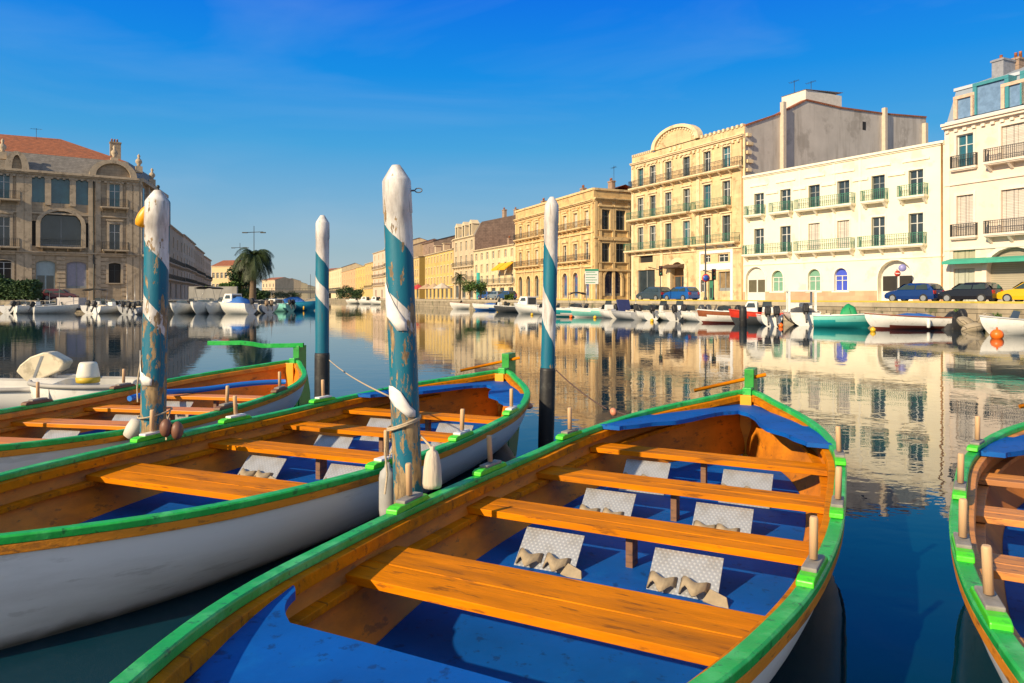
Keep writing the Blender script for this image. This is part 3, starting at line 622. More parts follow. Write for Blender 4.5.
def outboard(parent, loc, tilt=0.0, c=None, s=1.0, name='outboard_motor'):
    o = MB(); o.M = Matrix.Scale(s, 4)
    o.box(-.05, -.08, -.75, .05, .06, -.02)
    o.box(-.02, -.2, -.62, .02, .12, -.56); o.lathe([(.02, -.72), (.05, -.70), (.05, -.64), (.02, -.62)], (0, .0, 0), 8)
    leg = o.build(name, mat('motor_leg_grey', (.10, .10, .11), .4, .1), parent); leg.location = loc; leg.rotation_euler = (tilt, 0, 0)
    o = MB(); o.M = Matrix.Scale(s, 4)
    secs = [(-.16, -.20, .13, .14), (-.02, -.26, .16, .17), (.18, -.27, .165, .17), (.32, -.24, .15, .15), (.38, -.16, .10, .10)]
    rows = []
    for z, y0, w_, y1 in secs:
        rows.append([(-w_, y0+.05, z+.02), (-w_*.7, y0, z+.02), (w_*.7, y0, z+.02), (w_, y0+.05, z+.02), (w_, y1-.05, z), (w_*.7, y1, z), (-w_*.7, y1, z), (-w_, y1-.05, z)])
    idx = o.grid(rows, 0, False, True); o.face(idx[-1]); o.face(list(reversed(idx[0]))); o.build('cowl', c or M_black, leg, bevel=.015*s)
    return leg
M_lgrey0 = mat('grey_rub_rail', (.35, .34, .33), .6, .15)
M_gel = mat('white_gelcoat', (.80, .79, .76), .25, .05, 2, c2=(.45, .42, .36), c2amt=.4, c2scale=3)
t = thing('dinghy', 'white plastic dinghy with a cream outboard tilted up, behind the boat with brown blocks', 'dinghy', (wx(0, 10.9), 10.9, 0), radians(-68))
t.rotation_euler = (0, 0, radians(97)); t.location = (wx(8, 10.8)-.85, 10.6, 0)
hull_mesh(3.1, 1.3, .50, .40, [M_gel], t, gun=M_lgrey0)
M_cream = mat('yellowed_motor_cover', (.66, .58, .42), .5, .12, 6, c2=(.3, .25, .16), c2amt=.5, c2scale=5)
q = MB(); q.box(-.05, -1.9, .45, .05, -1.5, .56); q.box(-.06, -1.62, .38, .06, -1.5, .72); lg_ = q.build('outboard_bracket', M_steel, t, bevel=.01)
q = MB(); cx_, cz_ = -1.42, wz(368, 10.6); pf_ = [(.32, -.05), (.27, .04), (.13, .16), (-.05, .225), (-.12, .22), (-.33, .10), (-.34, .06), (-.28, -.04), (.06, -.21), (.13, -.22), (.20, -.18)]
q.prism_x([(cx_+a, cz_+b_) for a, b_ in pf_], -.15, .15); cw_ = q.build('outboard_cowl', M_cream, lg_, bevel=.02)
q = MB(); q.prism_x([(cx_+a*.99, cz_+b_) for a, b_ in ((-.06, .17), (-.02, .17), (.10, -.17), (.06, -.17))], -.154, .154); q.build('cowl_seam', M_steel, cw_)
t = thing('bucket', 'upturned white bucket with yellow rim, standing beside the tilted cream outboard', 'bucket', (wx(84, 10.4), 10.5, .52))
mb = MB(); mb.lathe([(.15, .02), (.152, .06), (.12, .22), (.105, .245), (.03, .25)], n=20); mb.build('bucket_body', mat('white_bucket_plastic', (.72, .68, .58), .5, .1, 5), t)
mb = MB(); mb.lathe([(.135, -.05), (.155, -.04), (.158, .03), (.13, .035)], n=20); mb.build('bucket_rim', mat('yellow_bucket_band', (.55, .38, .03), .5, .1), t)
t = thing('dinghy', 'small white tender partly hidden under the upturned bucket and post', 'dinghy', (wx(85, 10.4), 10.5, 0), radians(95))
hull_mesh(1.6, 1.1, .50, .46, [M_gel], t, gun=M_lgrey0)

# ------------------------------------------------------------------ buildings
M_whitewall = mat('cream_render', (.88, .80, .61), .8, .05, .5, c2=(.66, .56, .40), c2amt=.55, c2scale=.45, streak=False, bump=.1)
M_goldstone = mat('warm_limestone', (.70, .48, .22), .8, .12, .9, c2=(.34, .25, .14), c2amt=.6, c2scale=.6, streak=True, bump=.4, bscale=5, brick=(1.2, .40, .012, .72))
M_goldtrim = mat('limestone_trim', (.74, .53, .27), .8, .14, 1.5, c2=(.30, .22, .13), c2amt=.6, c2scale=1.1)
M_archstone = mat('pale_gold_limestone', (.74, .55, .31), .8, .08, .9, c2=(.40, .27, .14), c2amt=.75, c2scale=.7, streak=True, bump=.3, bscale=5, brick=(1.3, .45, .010, .80))
M_archtrim = mat('pale_gold_trim', (.76, .60, .38), .8, .12, 1.5, c2=(.38, .28, .16), c2amt=.5, c2scale=1.3)
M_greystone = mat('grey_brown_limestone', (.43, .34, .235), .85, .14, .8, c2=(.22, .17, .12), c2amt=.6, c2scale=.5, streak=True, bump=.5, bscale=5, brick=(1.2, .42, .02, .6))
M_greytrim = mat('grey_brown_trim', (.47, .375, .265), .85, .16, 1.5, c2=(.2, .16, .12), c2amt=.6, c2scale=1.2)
M_slate = mat('weathered_slate', (.24, .22, .20), .7, .2, 2, brick=(.5, .25, .02, .6))
M_tile = mat('red_roof_tiles', (.42, .14, .06), .8, .25, 2, c2=(.22, .1, .06), c2amt=.5, c2scale=1.5, brick=(.35, .30, .05, .55))
M_pinkstone = mat('pale_pinkish_render', (.78, .66, .55), .8, .06, .5, c2=(.56, .43, .34), c2amt=.4, c2scale=.7, bump=.1)
M_pinktrim = mat('pale_stone_trim', (.78, .68, .58), .8, .1, 1)
M_greywall = mat('grey_cement_render', (.52, .48, .44), .9, .12, .35, c2=(.30, .27, .24), c2amt=.6, c2scale=.25, streak=True, bump=.2)
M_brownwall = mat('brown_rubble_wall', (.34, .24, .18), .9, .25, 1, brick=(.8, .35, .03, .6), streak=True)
M_frame = mat('white_window_frame', (.62, .62, .60), .5, .05)
M_greyframe = mat('grey_window_frame', (.25, .27, .28), .5, .05)
M_shutter = mat('white_shutters', (.66, .60, .54), .6, .06, 2, brick=(8, .12, .02, .6))
M_sageshut = mat('sage_shutters', (.40, .38, .26), .6, .08, 2)
M_dark = mat('dark_interior', (.02, .018, .016), .7, .2)
M_plinth = mat('pinkish_plinth', (.58, .38, .24), .8, .12, 1, brick=(.9, .5, .01, .8))
M_curtain = mat('lace_curtain', (.5, .48, .42), .9, .1, 3)
M_zinc = mat('zinc_roof', (.28, .33, .40), .5, .08, 1)
M_roll = mat('roll_shutter_beige', (.40, .36, .27), .6, .06, 1, brick=(20, .15, .03, .7))
M_ygreen = mat('teal_awning_cloth', (.05, .36, .26), .8, .1, 2)

class Bld:
    def __init__(s, name, label, cat, A, B, group=None, zb=ZQ):
        ya, yb = A[1]*KD, B[1]*KD; s.A = Vector((wx(A[0], ya), ya)); s.B = Vector((wx(B[0], yb), yb))
        s.W = (s.B-s.A).length; s.d = (s.B-s.A)/s.W; s.zb = zb; s.n = 0
        s.t = thing(name, label, cat, (s.A.x, s.A.y, zb), atan2(s.d.y, s.d.x), group)
    def fx(s, px):
        r = (px-512)/F; return (r*s.A.y-s.A.x)/(s.d.x-r*s.d.y)
    def fz(s, px, py):
        t = s.fx(px); Y = s.A.y+t*s.d.y; return wz(py, Y)-s.zb
    def op(s, pc, w_, zr, kind='win', arch=0, **k):
        x = s.fx(pc); return dict(x0=x-w_/2, x1=x+w_/2, z0=zr[0], z1=zr[1], kind=kind, arch=arch, **k)
    def zr(s, px, yt, yb): return (max(s.fz(px, yb), .02), s.fz(px, yt))
def arch_curve(o, n=9):
    x0, x1, z1 = o['x0'], o['x1'], o['z1']; c = (x0+x1)/2; hw_ = (x1-x0)/2; rise = hw_*o['arch']; zs = z1-rise
    return [(c-hw_*cos(pi*i/n), zs+rise*sin(pi*i/n)) for i in range(n+1)]
def facade(b, z1, ops, m, depth, side=(None, None), name='wall', back=None, z0=0.0, roofz=None, sidem=None, nor=False):
    """front wall with real openings and reveals, side walls, back wall; local x along the front, y inward"""
    W = b.W; mb = MB()
    xs = sorted(set([0, W]+[o[k] for o in ops for k in ('x0', 'x1') if 0 < o[k] < W])); zs = sorted(set([z0, z1]+[o[k] for o in ops for k in ('z0', 'z1') if z0 < o[k] < z1]))
    for i in range(len(xs)-1):
        for j in range(len(zs)-1):
            cx, cz = (xs[i]+xs[i+1])/2, (zs[j]+zs[j+1])/2
            if any(o['x0'] < cx < o['x1'] and o['z0'] < cz < o['z1'] for o in ops): continue
            mb.poly([(xs[i], 0, zs[j]), (xs[i+1], 0, zs[j]), (xs[i+1], 0, zs[j+1]), (xs[i], 0, zs[j+1])])
    for o in ops:
        D = o.get('rev', .28); x0, x1, a, c = o['x0'], o['x1'], o['z0'], o['z1']
        if o['arch']:
            cv = arch_curve(o); zsps = cv[0][1]
            for (p, q) in zip(cv[:-1], cv[1:]):
                mb.poly([(p[0], 0, p[1]), (q[0], 0, q[1]), (q[0], 0, c), (p[0], 0, c)]) if min(c-p[1], c-q[1]) > 1e-4 else mb.poly([(p[0], 0, p[1]), (q[0], 0, q[1]), (q[0] if c-p[1] < 1e-4 else p[0], 0, c)])
                mb.poly([(p[0], 0, p[1]), (p[0], D, p[1]), (q[0], D, q[1]), (q[0], 0, q[1])])
            top = zsps
        else:
            top = c; mb.poly([(x0, 0, c), (x0, D, c), (x1, D, c), (x1, 0, c)])
        mb.poly([(x0, 0, a), (x0, D, a), (x0, D, top), (x0, 0, top)]); mb.poly([(x1, 0, top), (x1, D, top), (x1, D, a), (x1, 0, a)]); mb.poly([(x0, 0, a), (x1, 0, a), (x1, D, a), (x0, D, a)])
    sL, sR = side[0] or (0, depth), side[1] or (0, depth)
    rz_ = roofz if roofz is not None else z1
    mb.poly([(0, 0, z0), (0, 0, z1), (sL[0], sL[1], rz_), (sL[0], sL[1], z0)])
    if not nor: mb.poly([(W, 0, z1), (W, 0, z0), (W+sR[0], sR[1], z0), (W+sR[0], sR[1], rz_)])
    mb.poly([(sL[0], sL[1], z0), (sL[0], sL[1], rz_), (W+sR[0], sR[1], rz_), (W+sR[0], sR[1], z0)])
    o_ = mb.build(name, m, b.t)
    return o_
def fill(b, ops, detail=1):
    """window / door parts in every opening"""
    for o in ops:
        D = o.get('rev', .28); x0, x1, a, c = o['x0'], o['x1'], o['z0'], o['z1']; k = o['kind']; w_ = x1-x0; e = .004
        outline = [(x0, a), (x1, a)]+(list(reversed(arch_curve(o))) if o['arch'] else [(x1, c), (x0, c)])
        def pane(y, m, parent, nm='pane'):
            q = MB(); q.prism_y(outline, y, y+.03); return q.build(nm, m, parent)
        if k == 'win':
            fr = MB(); f = .07 if detail else .1
            y0, y1 = D-.09, D-.04; zt = c if not o['arch'] else arch_curve(o)[0][1]
            fr.box(x0, y0, a, x0+f, y1, zt); fr.box(x1-f, y0, a, x1, y1, zt); fr.box(x0+f, y0, a, x1-f, y1, a+f); fr.box(x0+f, y0, zt-f, x1-f, y1, zt); cx = (x0+x1)/2
            fr.box(cx-f*.6, y0-.004, a+f, cx+f*.6, y1, zt-f); zz = a+(zt-a)*.68; fr.box(x0+f, y0+.004, zz-.03, cx-f*.6, y1, zz+.03); fr.box(cx+f*.6, y0+.004, zz-.03, x1-f, y1, zz+.03)
            w = fr.build('window', o.get('fm', M_frame), b.t); pane(D-.03, o.get('gm', M_glass), w)
            if o.get('leaf'):
                for sx_, xx in ((1, x0), (-1, x1)):
                    q = MB(); q.box(xx+sx_*.01, .02, a+.02, xx+sx_*.05, D-.1, zt-.03); q.build('shutter', o['leaf'], b.t)
        elif k == 'shutter':
            for xa, xb in ((x0+.02, (x0+x1)/2-.015), ((x0+x1)/2+.015, x1-.02)):
                q = MB(); n_ = 3
                for i in range(n_):
                    xc, xd = xa+(xb-xa)*i/n_, xa+(xb-xa)*(i+1)/n_; yy = D-.14+(.03 if i % 2 else 0); q.box(xc, yy, a+.02, xd-.012, yy+.03, c-.02)
                q.build('shutter', o.get('sm', M_shutter), b.t)
            w = MB(); w.box(x0, D-.05, a, x1, D-.02, c); w.build('window', M_dark, b.t)
        elif k == 'door':
            q = MB(); q.prism_y(outline, D-.05, D-.01); dd = q.build('door', o.get('sm', M_wood), b.t)
            q = MB(); zt = a+(c-a)*.62; cx = (x0+x1)/2
            for xa, xb in ((x0+.15, cx-.1), (cx+.1, x1-.15)): q.box(xa, D-.09, a+(.9 if c-a > 2.6 else .3), xb, D-.052, zt)
            if not o.get('plain'): q.build('door_glazing', o.get('gm', M_glass), dd)
        elif k in ('shop', 'plain', 'dark'):
            pane(D-.03, o.get('gm', M_glass if k == 'shop' else M_dark), b.t, 'shop_window' if k == 'shop' else 'panel')
            if k == 'shop':
                q = MB(); f = .09; q.box(x0, D-.1, a, x0+f, D-.04, c if not o['arch'] else arch_curve(o)[0][1]); q.box(x1-f, D-.1, a, x1, D-.04, c if not o['arch'] else arch_curve(o)[0][1]); q.box((x0+x1)/2-.04, D-.1, a, (x0+x1)/2+.04, D-.04, c-.02); q.box(x0+f, D-.1, a, x1-f, D-.04, a+.35)
                q.build('shop_frame', o.get('fm', M_greyframe), b.t)
def surround(mb, o, t_=.14, p=.07, lintel=.22, sill=True, hood=0):
    x0, x1, a, c = o['x0'], o['x1'], o['z0'], o['z1']
    if o['arch']:
        cv = arch_curve(o); cx = (x0+x1)/2; zc = cv[0][1]
        ou = [(cx+(x-cx)*(1+2*t_/(x1-x0)), zc+(z-zc)*(1+2*t_/(x1-x0))) for x, z in cv]
        for i in range(len(cv)-1): mb.prism_y([cv[i], cv[i+1], ou[i+1], ou[i]][::-1], -p, -.002)
        mb.box(x0-t_, -p, a, x0, -.002, zc); mb.box(x1, -p, a, x1+t_, -.002, zc)
    else:
        mb.box(x0-t_, -p, a, x0, -.002, c); mb.box(x1, -p, a, x1+t_, -.002, c); mb.box(x0-t_, -p, c, x1+t_, -.002, c+lintel)
        if hood: mb.box(x0-t_-.08, -p-.16, c+lintel, x1+t_+.08, -.002, c+lintel+hood)
        if hood < 0: pass
    if sill and a > .6: mb.box(x0-t_-.05, -p-.07, a-.12, x1+t_+.05, -.002, a)
def balcony(b, x0, x1, z, out=.75, h=.95, m=None, rail=None, bars=.14, slabh=.16, br=True, y0=0):
    q = MB(); q.box(x0, -out, z-slabh, x1, y0-.003, z); q.box(x0+.05, -out+.08, z-slabh-.08, x1-.05, y0-.004, z-slabh)
    if br:
        n_ = max(2, int((x1-x0)/1.6)+1)
        for i in range(n_):
            xc = x0+.2+(x1-x0-.4)*i/(n_-1); q.prism_x([(-.003, z-slabh-.08), (-.003, z-slabh-.55), (-.15, z-slabh-.5), (-out*.85, z-slabh-.08)], xc-.09, xc+.09)
    s_ = q.build('balcony', m or M_goldtrim, b.t)
    q = MB(); r = .016; yo = -out+.06
    q.box(x0+.03, yo-.02, z+h-.04, x1-.03, yo+.02, z+h); q.box(x0+.03, yo-.012, z+.06, x1-.03, yo+.012, z+.09); q.box(x0+.03, yo-.012, z+h-.2, x1-.03, yo+.012, z+h-.175)
    n_ = max(2, int((x1-x0-.06)/bars))
    for i in range(n_+1): xc = x0+.04+(x1-x0-.08)*i/n_; q.box(xc-r, yo-r, z, xc+r, yo+r, z+h-.04)
    for xx in (x0+.04, x1-.04):
        q.box(xx-.015, yo, z+h-.04, xx+.015, y0-.02, z+h)
        for i in range(1, 5): yy = yo+(-.02-yo)*i/5; q.box(xx-r, yy-r, z, xx+r, yy+r, z+h-.04)
    q.build('railing', rail or M_iron, s_)
def cornice(mb, W, z, steps, ext=.0, x0=0.0):
    zz = z
    for dh, out_ in steps: mb.box(x0-out_*ext, -out_, zz, W+out_*ext, -.002, zz+dh); zz += dh
def dentils(mb, W, z, h, out_, sp=.55, w_=.2, x0=0):
    n_ = int((W-x0)/sp)
    for i in range(n_): x = x0+.15+i*(W-x0-.3)/n_; mb.box(x, -out_, z, x+w_, -.003, z+h)
def chimney(b, x, y, z0, z1, w_=.9, d=.6, pots=2, m=None):
    q = MB(); q.box(x-w_/2, y-d/2, z0, x+w_/2, y+d/2, z1); q.box(x-w_/2-.08, y-d/2-.08, z1-.2, x+w_/2+.08, y+d/2+.08, z1-.05); c = q.build('chimney', m or mat('chimney_render', (.34, .24, .17), .85, .2, 2), b.t)
    for i in range(pots): q = MB(); q.lathe([(.13, 0), (.11, .4), (.13, .45)], (x-w_/2+.25+i*.35, y, z1), 8); q.build('chimney_pot', M_tile, c)
def antenna(b, x, y, z, h=2):
    q = MB(); q.tube([(x, y, z), (x, y, z+h)], .03, 5); q.tube([(x-.7, y, z+h*.9), (x+.7, y, z+h*.95)], .02, 4)
    for i in range(4): q.tube([(x-.6+.35*i, y-.3, z+h*.92), (x-.6+.35*i, y+.3, z+h*.92)], .015, 4)
    q.build('antenna', M_iron, b.t)

# ---- white building with green railings
b = Bld('white_building', 'long low white building with green balcony railings and a row of small round-topped windows', 'building', (743.8, 55.6), (944.6, 42.9))
zt = (b.fz(743.8, 177.3)+b.fz(944.6, 140.1))/2
zu = b.zr(843.5, 180.6, 204.5); zl = b.zr(843.5, 220.3, 248.6)
ops = []
for i, p in enumerate((759.2, 785.6, 814.3, 843.5, 878.3, 916)):
    ops.append(b.op(p, 1.25, zu, 'win', fm=(M_greyframe if i in (2, 3, 4) else M_frame), gm=M_glass, leaf=(None if i == 3 else M_sageshut)))
for i, p in enumerate((759.2, 785.6, 814.3, 843.5, 878.3, 916)):
    ops.append(b.op(p, 1.25, zl, 'shutter' if i in (2, 3) else 'win', leaf=M_sageshut) if i in (2, 3) else b.op(p, 1.25, zl, 'win', leaf=M_sageshut))
M_bluepost = mat('blue_poster', (.05, .09, .55), .5, .15, 1.5); M_greenpane = mat('green_screen_pane', (.16, .34, .25), .5, .1, 2)
ga = b.zr(841, 268, 291)
g1 = b.op(755.5, 2.5, (.02, b.fz(755.5, 267)), 'door', 1.0, sm=M_frame, gm=mat('olive_pane', (.12, .11, .07), .3, .1), rev=.35)
g5 = b.op(895, 3.1, (.02, b.fz(895, 260)), 'door', 1.0, sm=M_frame, gm=M_dark, rev=.6)
small = [b.op(p, 1.35, ga, 'win', 1.0, gm=g_, rev=.3) for p, g_ in ((777.5, M_greenpane), (814.3, M_greenpane), (841, M_bluepost))]
ops += [g1, g5]+small
facade(b, zt, ops, M_whitewall, 14, side=((6.5, 12.5), (6.5, 12.5))); fill(b, ops)
mb = MB(); mb.box(-.05, -.10, 0, g1['x0']-.05, -.002, .95); mb.box(g1['x1']+.05, -.10, 0, g5['x0']-.05, -.002, .95); mb.box(g5['x1']+.05, -.10, 0, b.W, -.002, .95); mb.build('plinth_course', M_plinth, b.t)
mb = MB()
cornice(mb, b.W, zt-.28, [(.12, .10), (.20, .22)]); 
for i, p in enumerate((759.2, 785.6, 814.3, 843.5, 878.3, 916)): x = b.fx(p); mb.box(x-1.15, -.10, zt-1.25, x+1.15, -.002, zt-1.07)
xs_ = [b.fx(p) for p in (759.2, 785.6, 814.3, 843.5, 878.3, 916)]
for i in range(5): x = (xs_[i]+xs_[i+1])/2; mb.box(x-.75, -.12, zu[1]-.25, x+.75, -.002, zu[1]-.02)
mb.box(0, -.08, zl[0]-1.15, b.W, -.002, zl[0]-1.0)
for o in ops[:12]:
    surround(mb, o, .12, .05, .16, False)
for o in [g1, g5]+small: surround(mb, o, .16, .05)
for x in (b.fx(834), b.fx(800), b.fx(860)): mb.box(x-.12, -.05, 4.2, x+.12, -.002, zt-.3)
mb.build('facade_molding', mat('cream_trim', (.84, .78, .64), .8, .06, 1), b.t)
for a, c in ((748, 766), (773, 793.7), (798.5, 856), (864.5, 889), (901.3, 929)): balcony(b, b.fx(a), b.fx(c), zu[0]-.02, rail=M_greeniron, m=mat('cream_trim', (.72, .62, .43)), bars=.2)
for a, c in ((746.5, 792.5), (797.7, 855.5), (861.5, 927.5)): balcony(b, b.fx(a), b.fx(c), zl[0]-.02, rail=M_greeniron, m=mat('cream_trim', (.72, .62, .43)), bars=.2)
for rows_ in (zu, zl):      # green painted slab edges
    pass
mb = MB(); mb.tube([(b.W-.18, -.09, 0), (b.W-.18, -.09, zt)], .07, 8); mb.build('drainpipe', mat('rusty_pipe', (.42, .22, .08), .6, .2, 2), b.t)
mb = MB(); mb.poly([(.1, .1, zt-.1), (b.W-.1, .1, zt-.1), (b.W+6.2, 12.2, zt-.1), (6.6, 12.2, zt-.1)]); mb.build('roof', M_tile, b.t)

# ---- arched parapet building with tall grey party wall
b = Bld('pediment_building', 'tall golden stone building with a big arched pediment and a grey party wall', 'building', (632, 70), (744.5, 57))
zt = (b.fz(632, 158)+b.fz(744.5, 126))/2
cols = (640.9, 653, 668.7, 686.8, 707.4, 726.6)
z4, z3, z2 = b.zr(686.8, 156.7, 177.4), b.zr(686.8, 188.7, 212), b.zr(686.8, 220.8, 246)
ops = [b.op(p, 1.25, z, 'win', gm=M_teal_glass if (i+j) % 5 == 0 else M_glass, fm=M_frame if (i+2*j) % 3 else M_greyframe, leaf=M_greyframe if (i+j) % 2 else M_sageshut) for j, z in enumerate((z4, z3, z2)) for i, p in enumerate(cols)]
shop = b.op(646, 3.6, (.3, b.fz(646, 270)), 'shop'); ov = b.op(646, 2.8, b.zr(646, 254.5, 262.5), 'dark', .0)
dr = b.op(678.5, 2.5, (.02, b.fz(678.5, 262)), 'door', 1.0, sm=mat('brown_carved_door', (.25, .13, .05), .6, .2, 3), rev=.5)
sh1 = b.op(707, 1.1, b.zr(707, 255, 262.5), 'win'); sh2 = b.op(723, 1.6, b.zr(723, 254, 262), 'win')
sh3 = b.op(711, 1.0, (.02, b.fz(711, 280)), 'door', gm=M_glass, sm=M_greeniron); sh4 = b.op(724.5, 1.9, b.zr(724.5, 271.5, 291), 'shop', gm=mat('shop_glass_warm', (.25, .18, .10), .2, .4, 1.2)); sh5 = b.op(703, .9, b.zr(703, 280, 292), 'win')
ops += [shop, ov, dr, sh1, sh2, sh3, sh4, sh5]
facade(b, zt, ops, M_archstone, 30, side=((0, 34), (0, 34)), roofz=zt); fill(b, ops)
mb = MB(); W = b.W
for o in ops[:18]: surround(mb, o, .16, .09, .25, False, .14)
cornice(mb, W, zt-1.25, [(.18, .15), (.14, .35), (.10, .45)]); dentils(mb, W, zt-1.55, .3, .22, .8, .3)
for x in (0, b.fx(660.7), b.fx(697), W-.35): mb.box(x, -.12, 0, x+.5, -.002, zt-1.3)
cornice(mb, W, z3[1]+.95, [(.15, .12), (.1, .2)]); cornice(mb, W, z2[0]-.75, [(.3, .16)])
for i in range(10):      # crenellated parapet blocks
    for xa, xb in ((0, b.fx(652)), (b.fx(700), W)):
        x = xa+(xb-xa)*(i+.3)/10; mb.box(x, -.12, zt, x+(xb-xa)/22, .3, zt+.32)
surround(mb, dr, .55, .25)
mb.build('facade_molding', M_archtrim, b.t)
for z in (z4[0]-.02,): balcony(b, .1, W-.05, z, m=M_archtrim, rail=M_iron, bars=.22)
for a, c in ((630.6, 691.8), (696, 732)): balcony(b, max(b.fx(a), -.2), b.fx(c), z3[0]-.02, out=.9, m=M_archtrim, rail=M_greeniron, bars=.22)
for a, c in ((628, 693.2), (696, 740.5)): balcony(b, max(b.fx(a), -.7), b.fx(c), z2[0]-.02, out=.9, m=M_archtrim, rail=M_greeniron, bars=.22)
# the arched pediment
mb = MB(); xa, xb = b.fx(654.8), b.fx(698); cx = (xa+xb)/2; rr = (xb-xa)/2; hp = b.fz(677, 126.5)-zt
pts = [(cx-rr*cos(pi*i/20), zt+.1+(hp-.1)*sin(pi*i/20)**.9) for i in range(21)]
mb.prism_y(pts, -.05, .45); mb.build('pediment', M_archstone, b.t)
mb = MB()
for i in range(20):
    p, q = pts[i], pts[i+1]; s1 = 1.09; P = lambda a: (cx+(a[0]-cx)*s1, zt+.1+(a[1]-zt-.1)*s1); I = lambda a: (cx+(a[0]-cx)*.93, zt+.1+(a[1]-zt-.1)*.93)
    mb.prism_y([I(p), P(p), P(q), I(q)], -.35, .5)
mb.build('pediment_arch', M_archtrim, b.t)
for i in range(2, 19):
    a_ = pi*i/20; x, z = cx-rr*.86*cos(a_), zt+.1+(hp-.1)*.86*sin(a_); q = MB(); q.box(x-.12, -.16, z-.12, x+.12, -.052, z+.12); q.build('pediment_stud', M_archtrim, b.t)
for x in (cx-.9, cx, cx+.9): q = MB(); q.box(x-.2, -.14, zt-.95+.42, x+.2, -.003, zt-.05); q.build('pediment_bracket', M_archtrim, b.t)
# canopy over the door, white shop front panel
x0_, x1_ = b.fx(698.5), b.fx(733.3)
mb = MB(); 
for o_ in (0,): 
    hz = b.fz(716, 247)
    mb.box(x0_, -.10, 0, b.fx(701), -.003, hz); mb.box(b.fx(730.8), -.10, 0, x1_, -.003, hz); mb.box(b.fx(701), -.10, sh2['z1']+.15, b.fx(730.8), -.003, hz); mb.box(b.fx(701), -.10, b.fz(716, 270), b.fx(730.8), -.003, sh2['z0']-.12)
    mb.box(x0_-.1, -.22, hz, x1_+.1, -.003, hz+.25)
mb.build('shop_front', mat('white_shop_paint', (.78, .78, .78), .6, .04), b.t)
mb = MB(); zc = dr['z1']-.7; mb.prism_x([(-.01, zc+.5), (-1.3, zc+.1), (-1.3, zc), (-.01, zc-.1)], dr['x0']-.8, dr['x1']+.1); mb.build('door_canopy', mat('brown_canopy', (.10, .06, .04), .6, .2), b.t)
# grey party wall with buttress pipes, sloping parapet
q = MB(); zt2 = 24.0-ZQ
prof_ = [(0, 0), (0, zt), (9.3, zt+3.6), (34, zt+4.4), (34, 0)]
Ls = [(0, zt), (5, zt+1.8), (9.3, zt+3.9), (15, zt+3.7), (23, zt+3.9), (31, zt+4.4)]
pl_ = [(0, 8.0)]+Ls+[(31, 8.0)]
q.prism_x([(y+.1, z) for y, z in pl_], W-.35, W+.02)
q.build('party_wall', M_greywall, b.t)
q = MB(); 
for (y0, z0), (y1, z1) in zip(Ls[:-1], Ls[1:]): q.prism_x([(y0+.1, z0), (y1+.1, z1), (y1+.1, z1+.18), (y0+.1, z0+.18)], W-.7, W+.12)
q.build('wall_coping_edge', M_tile, b.t)
for yy, zz, w_ in ((5.3, zt+3.2, .45), (22.5, zt+4.6, .45), (30.3, zt+3.6, .5)):
    q = MB(); q.box(W+.022, yy, 7, W+.5, yy+w_, zz); q.build('wall_flue', mat('pale_flue_render', (.55, .47, .38), .9, .1), b.t)
q = MB(); q.box(W-3.5, 9.4, zt+3.0, W-.02, 15.4, zt+5.2); q.poly([(W-3.6, 9.3, zt+5.2), (W+.1, 9.3, zt+5.2), (W+.1, 15.6, zt+5.6), (W-3.6, 15.6, zt+5.6)]); q.build('roof_hut', mat('white_hut_render', (.66, .62, .56), .8, .1), b.t)
q = MB(); q.box(W+.021, 19, zt+1.6, W+.035, 19.6, zt+2.6); q.build('wall_vent', M_dark, b.t)
antenna(b, W-2, 9.8, zt+5.2, 1.6); antenna(b, W-2, 12.6, zt+5.3, 1.8)
mb = MB(); mb.poly([(.2, .4, zt-.15), (W-.4, .4, zt-.15), (W-.4, 32, zt+3), (.2, 32, zt+3)]); mb.build('roof', M_tile, b.t)
mb = MB(); mb.tube([(W-.2, -.14, 0), (W-.2, -.14, zt-1.2)], .07, 8); mb.build('drainpipe', mat('rusty_pipe', (.42, .22, .08)), b.t)
for i in range(7): q = MB(); q.box(W+.022, .15+.05*(i % 2), zt-1.1-i*.95, W+.30, .75+.25*(i % 2), zt-.75-i*.95); q.build('toothing_stone', M_archtrim, b.t)

# ---- mansard building at the picture's edge
b = Bld('mansard_building', 'pale pinkish building with zinc mansard roof, white shutters and a teal shop awning', 'building', (944.8, 42.9), (1078, 36.6))
zt = (b.fz(944.8, 126)+b.fz(1024, 107))/2; W = b.W
zu = b.zr(965, 137, 166.5); zl = b.zr(965, 194, 221)
pc = ((965, 1.35), (1013, 1.7), (1052, 1.35))
# measured window heights
zu = b.zr(965, 134, 167); zl = b.zr(965, 195, 236)
ops = [b.op(p, w_, zu, 'win' if i == 0 else 'shutter', gm=M_teal_glass) for i, (p, w_) in enumerate(pc)]+[b.op(p, w_, zl, 'shutter') for p, w_ in pc]
gw = b.op(964, 1.8, (b.fz(964, 264), b.fz(964, 249)), 'shutter', sm=M_sageshut); gd = b.op(964, 1.7, (.02, b.fz(964, 268.5)), 'shutter', sm=mat('grey_green_door', (.42, .44, .36), .6, .1))
ga = b.op(1013.5, 3.9, (.02, b.fz(1013.5, 247)), 'plain', .8, gm=M_roll, rev=.5); gs = b.op(1052, 2.2, (.02, 3.2), 'plain', gm=M_roll)
ops += [gw, gd, ga, gs]
facade(b, zt, ops, M_pinkstone, 14, side=((6.5, 12.5), (6.5, 12.5))); fill(b, ops)
mb = MB()
for o in ops[:6]: surround(mb, o, .2, .06, .25, False)
surround(mb, ga, .35, .08)
cornice(mb, W, zt-.55, [(.15, .12), (.2, .4), (.2, .55)]); dentils(mb, W, zt-.75, .2, .2, .7, .28)
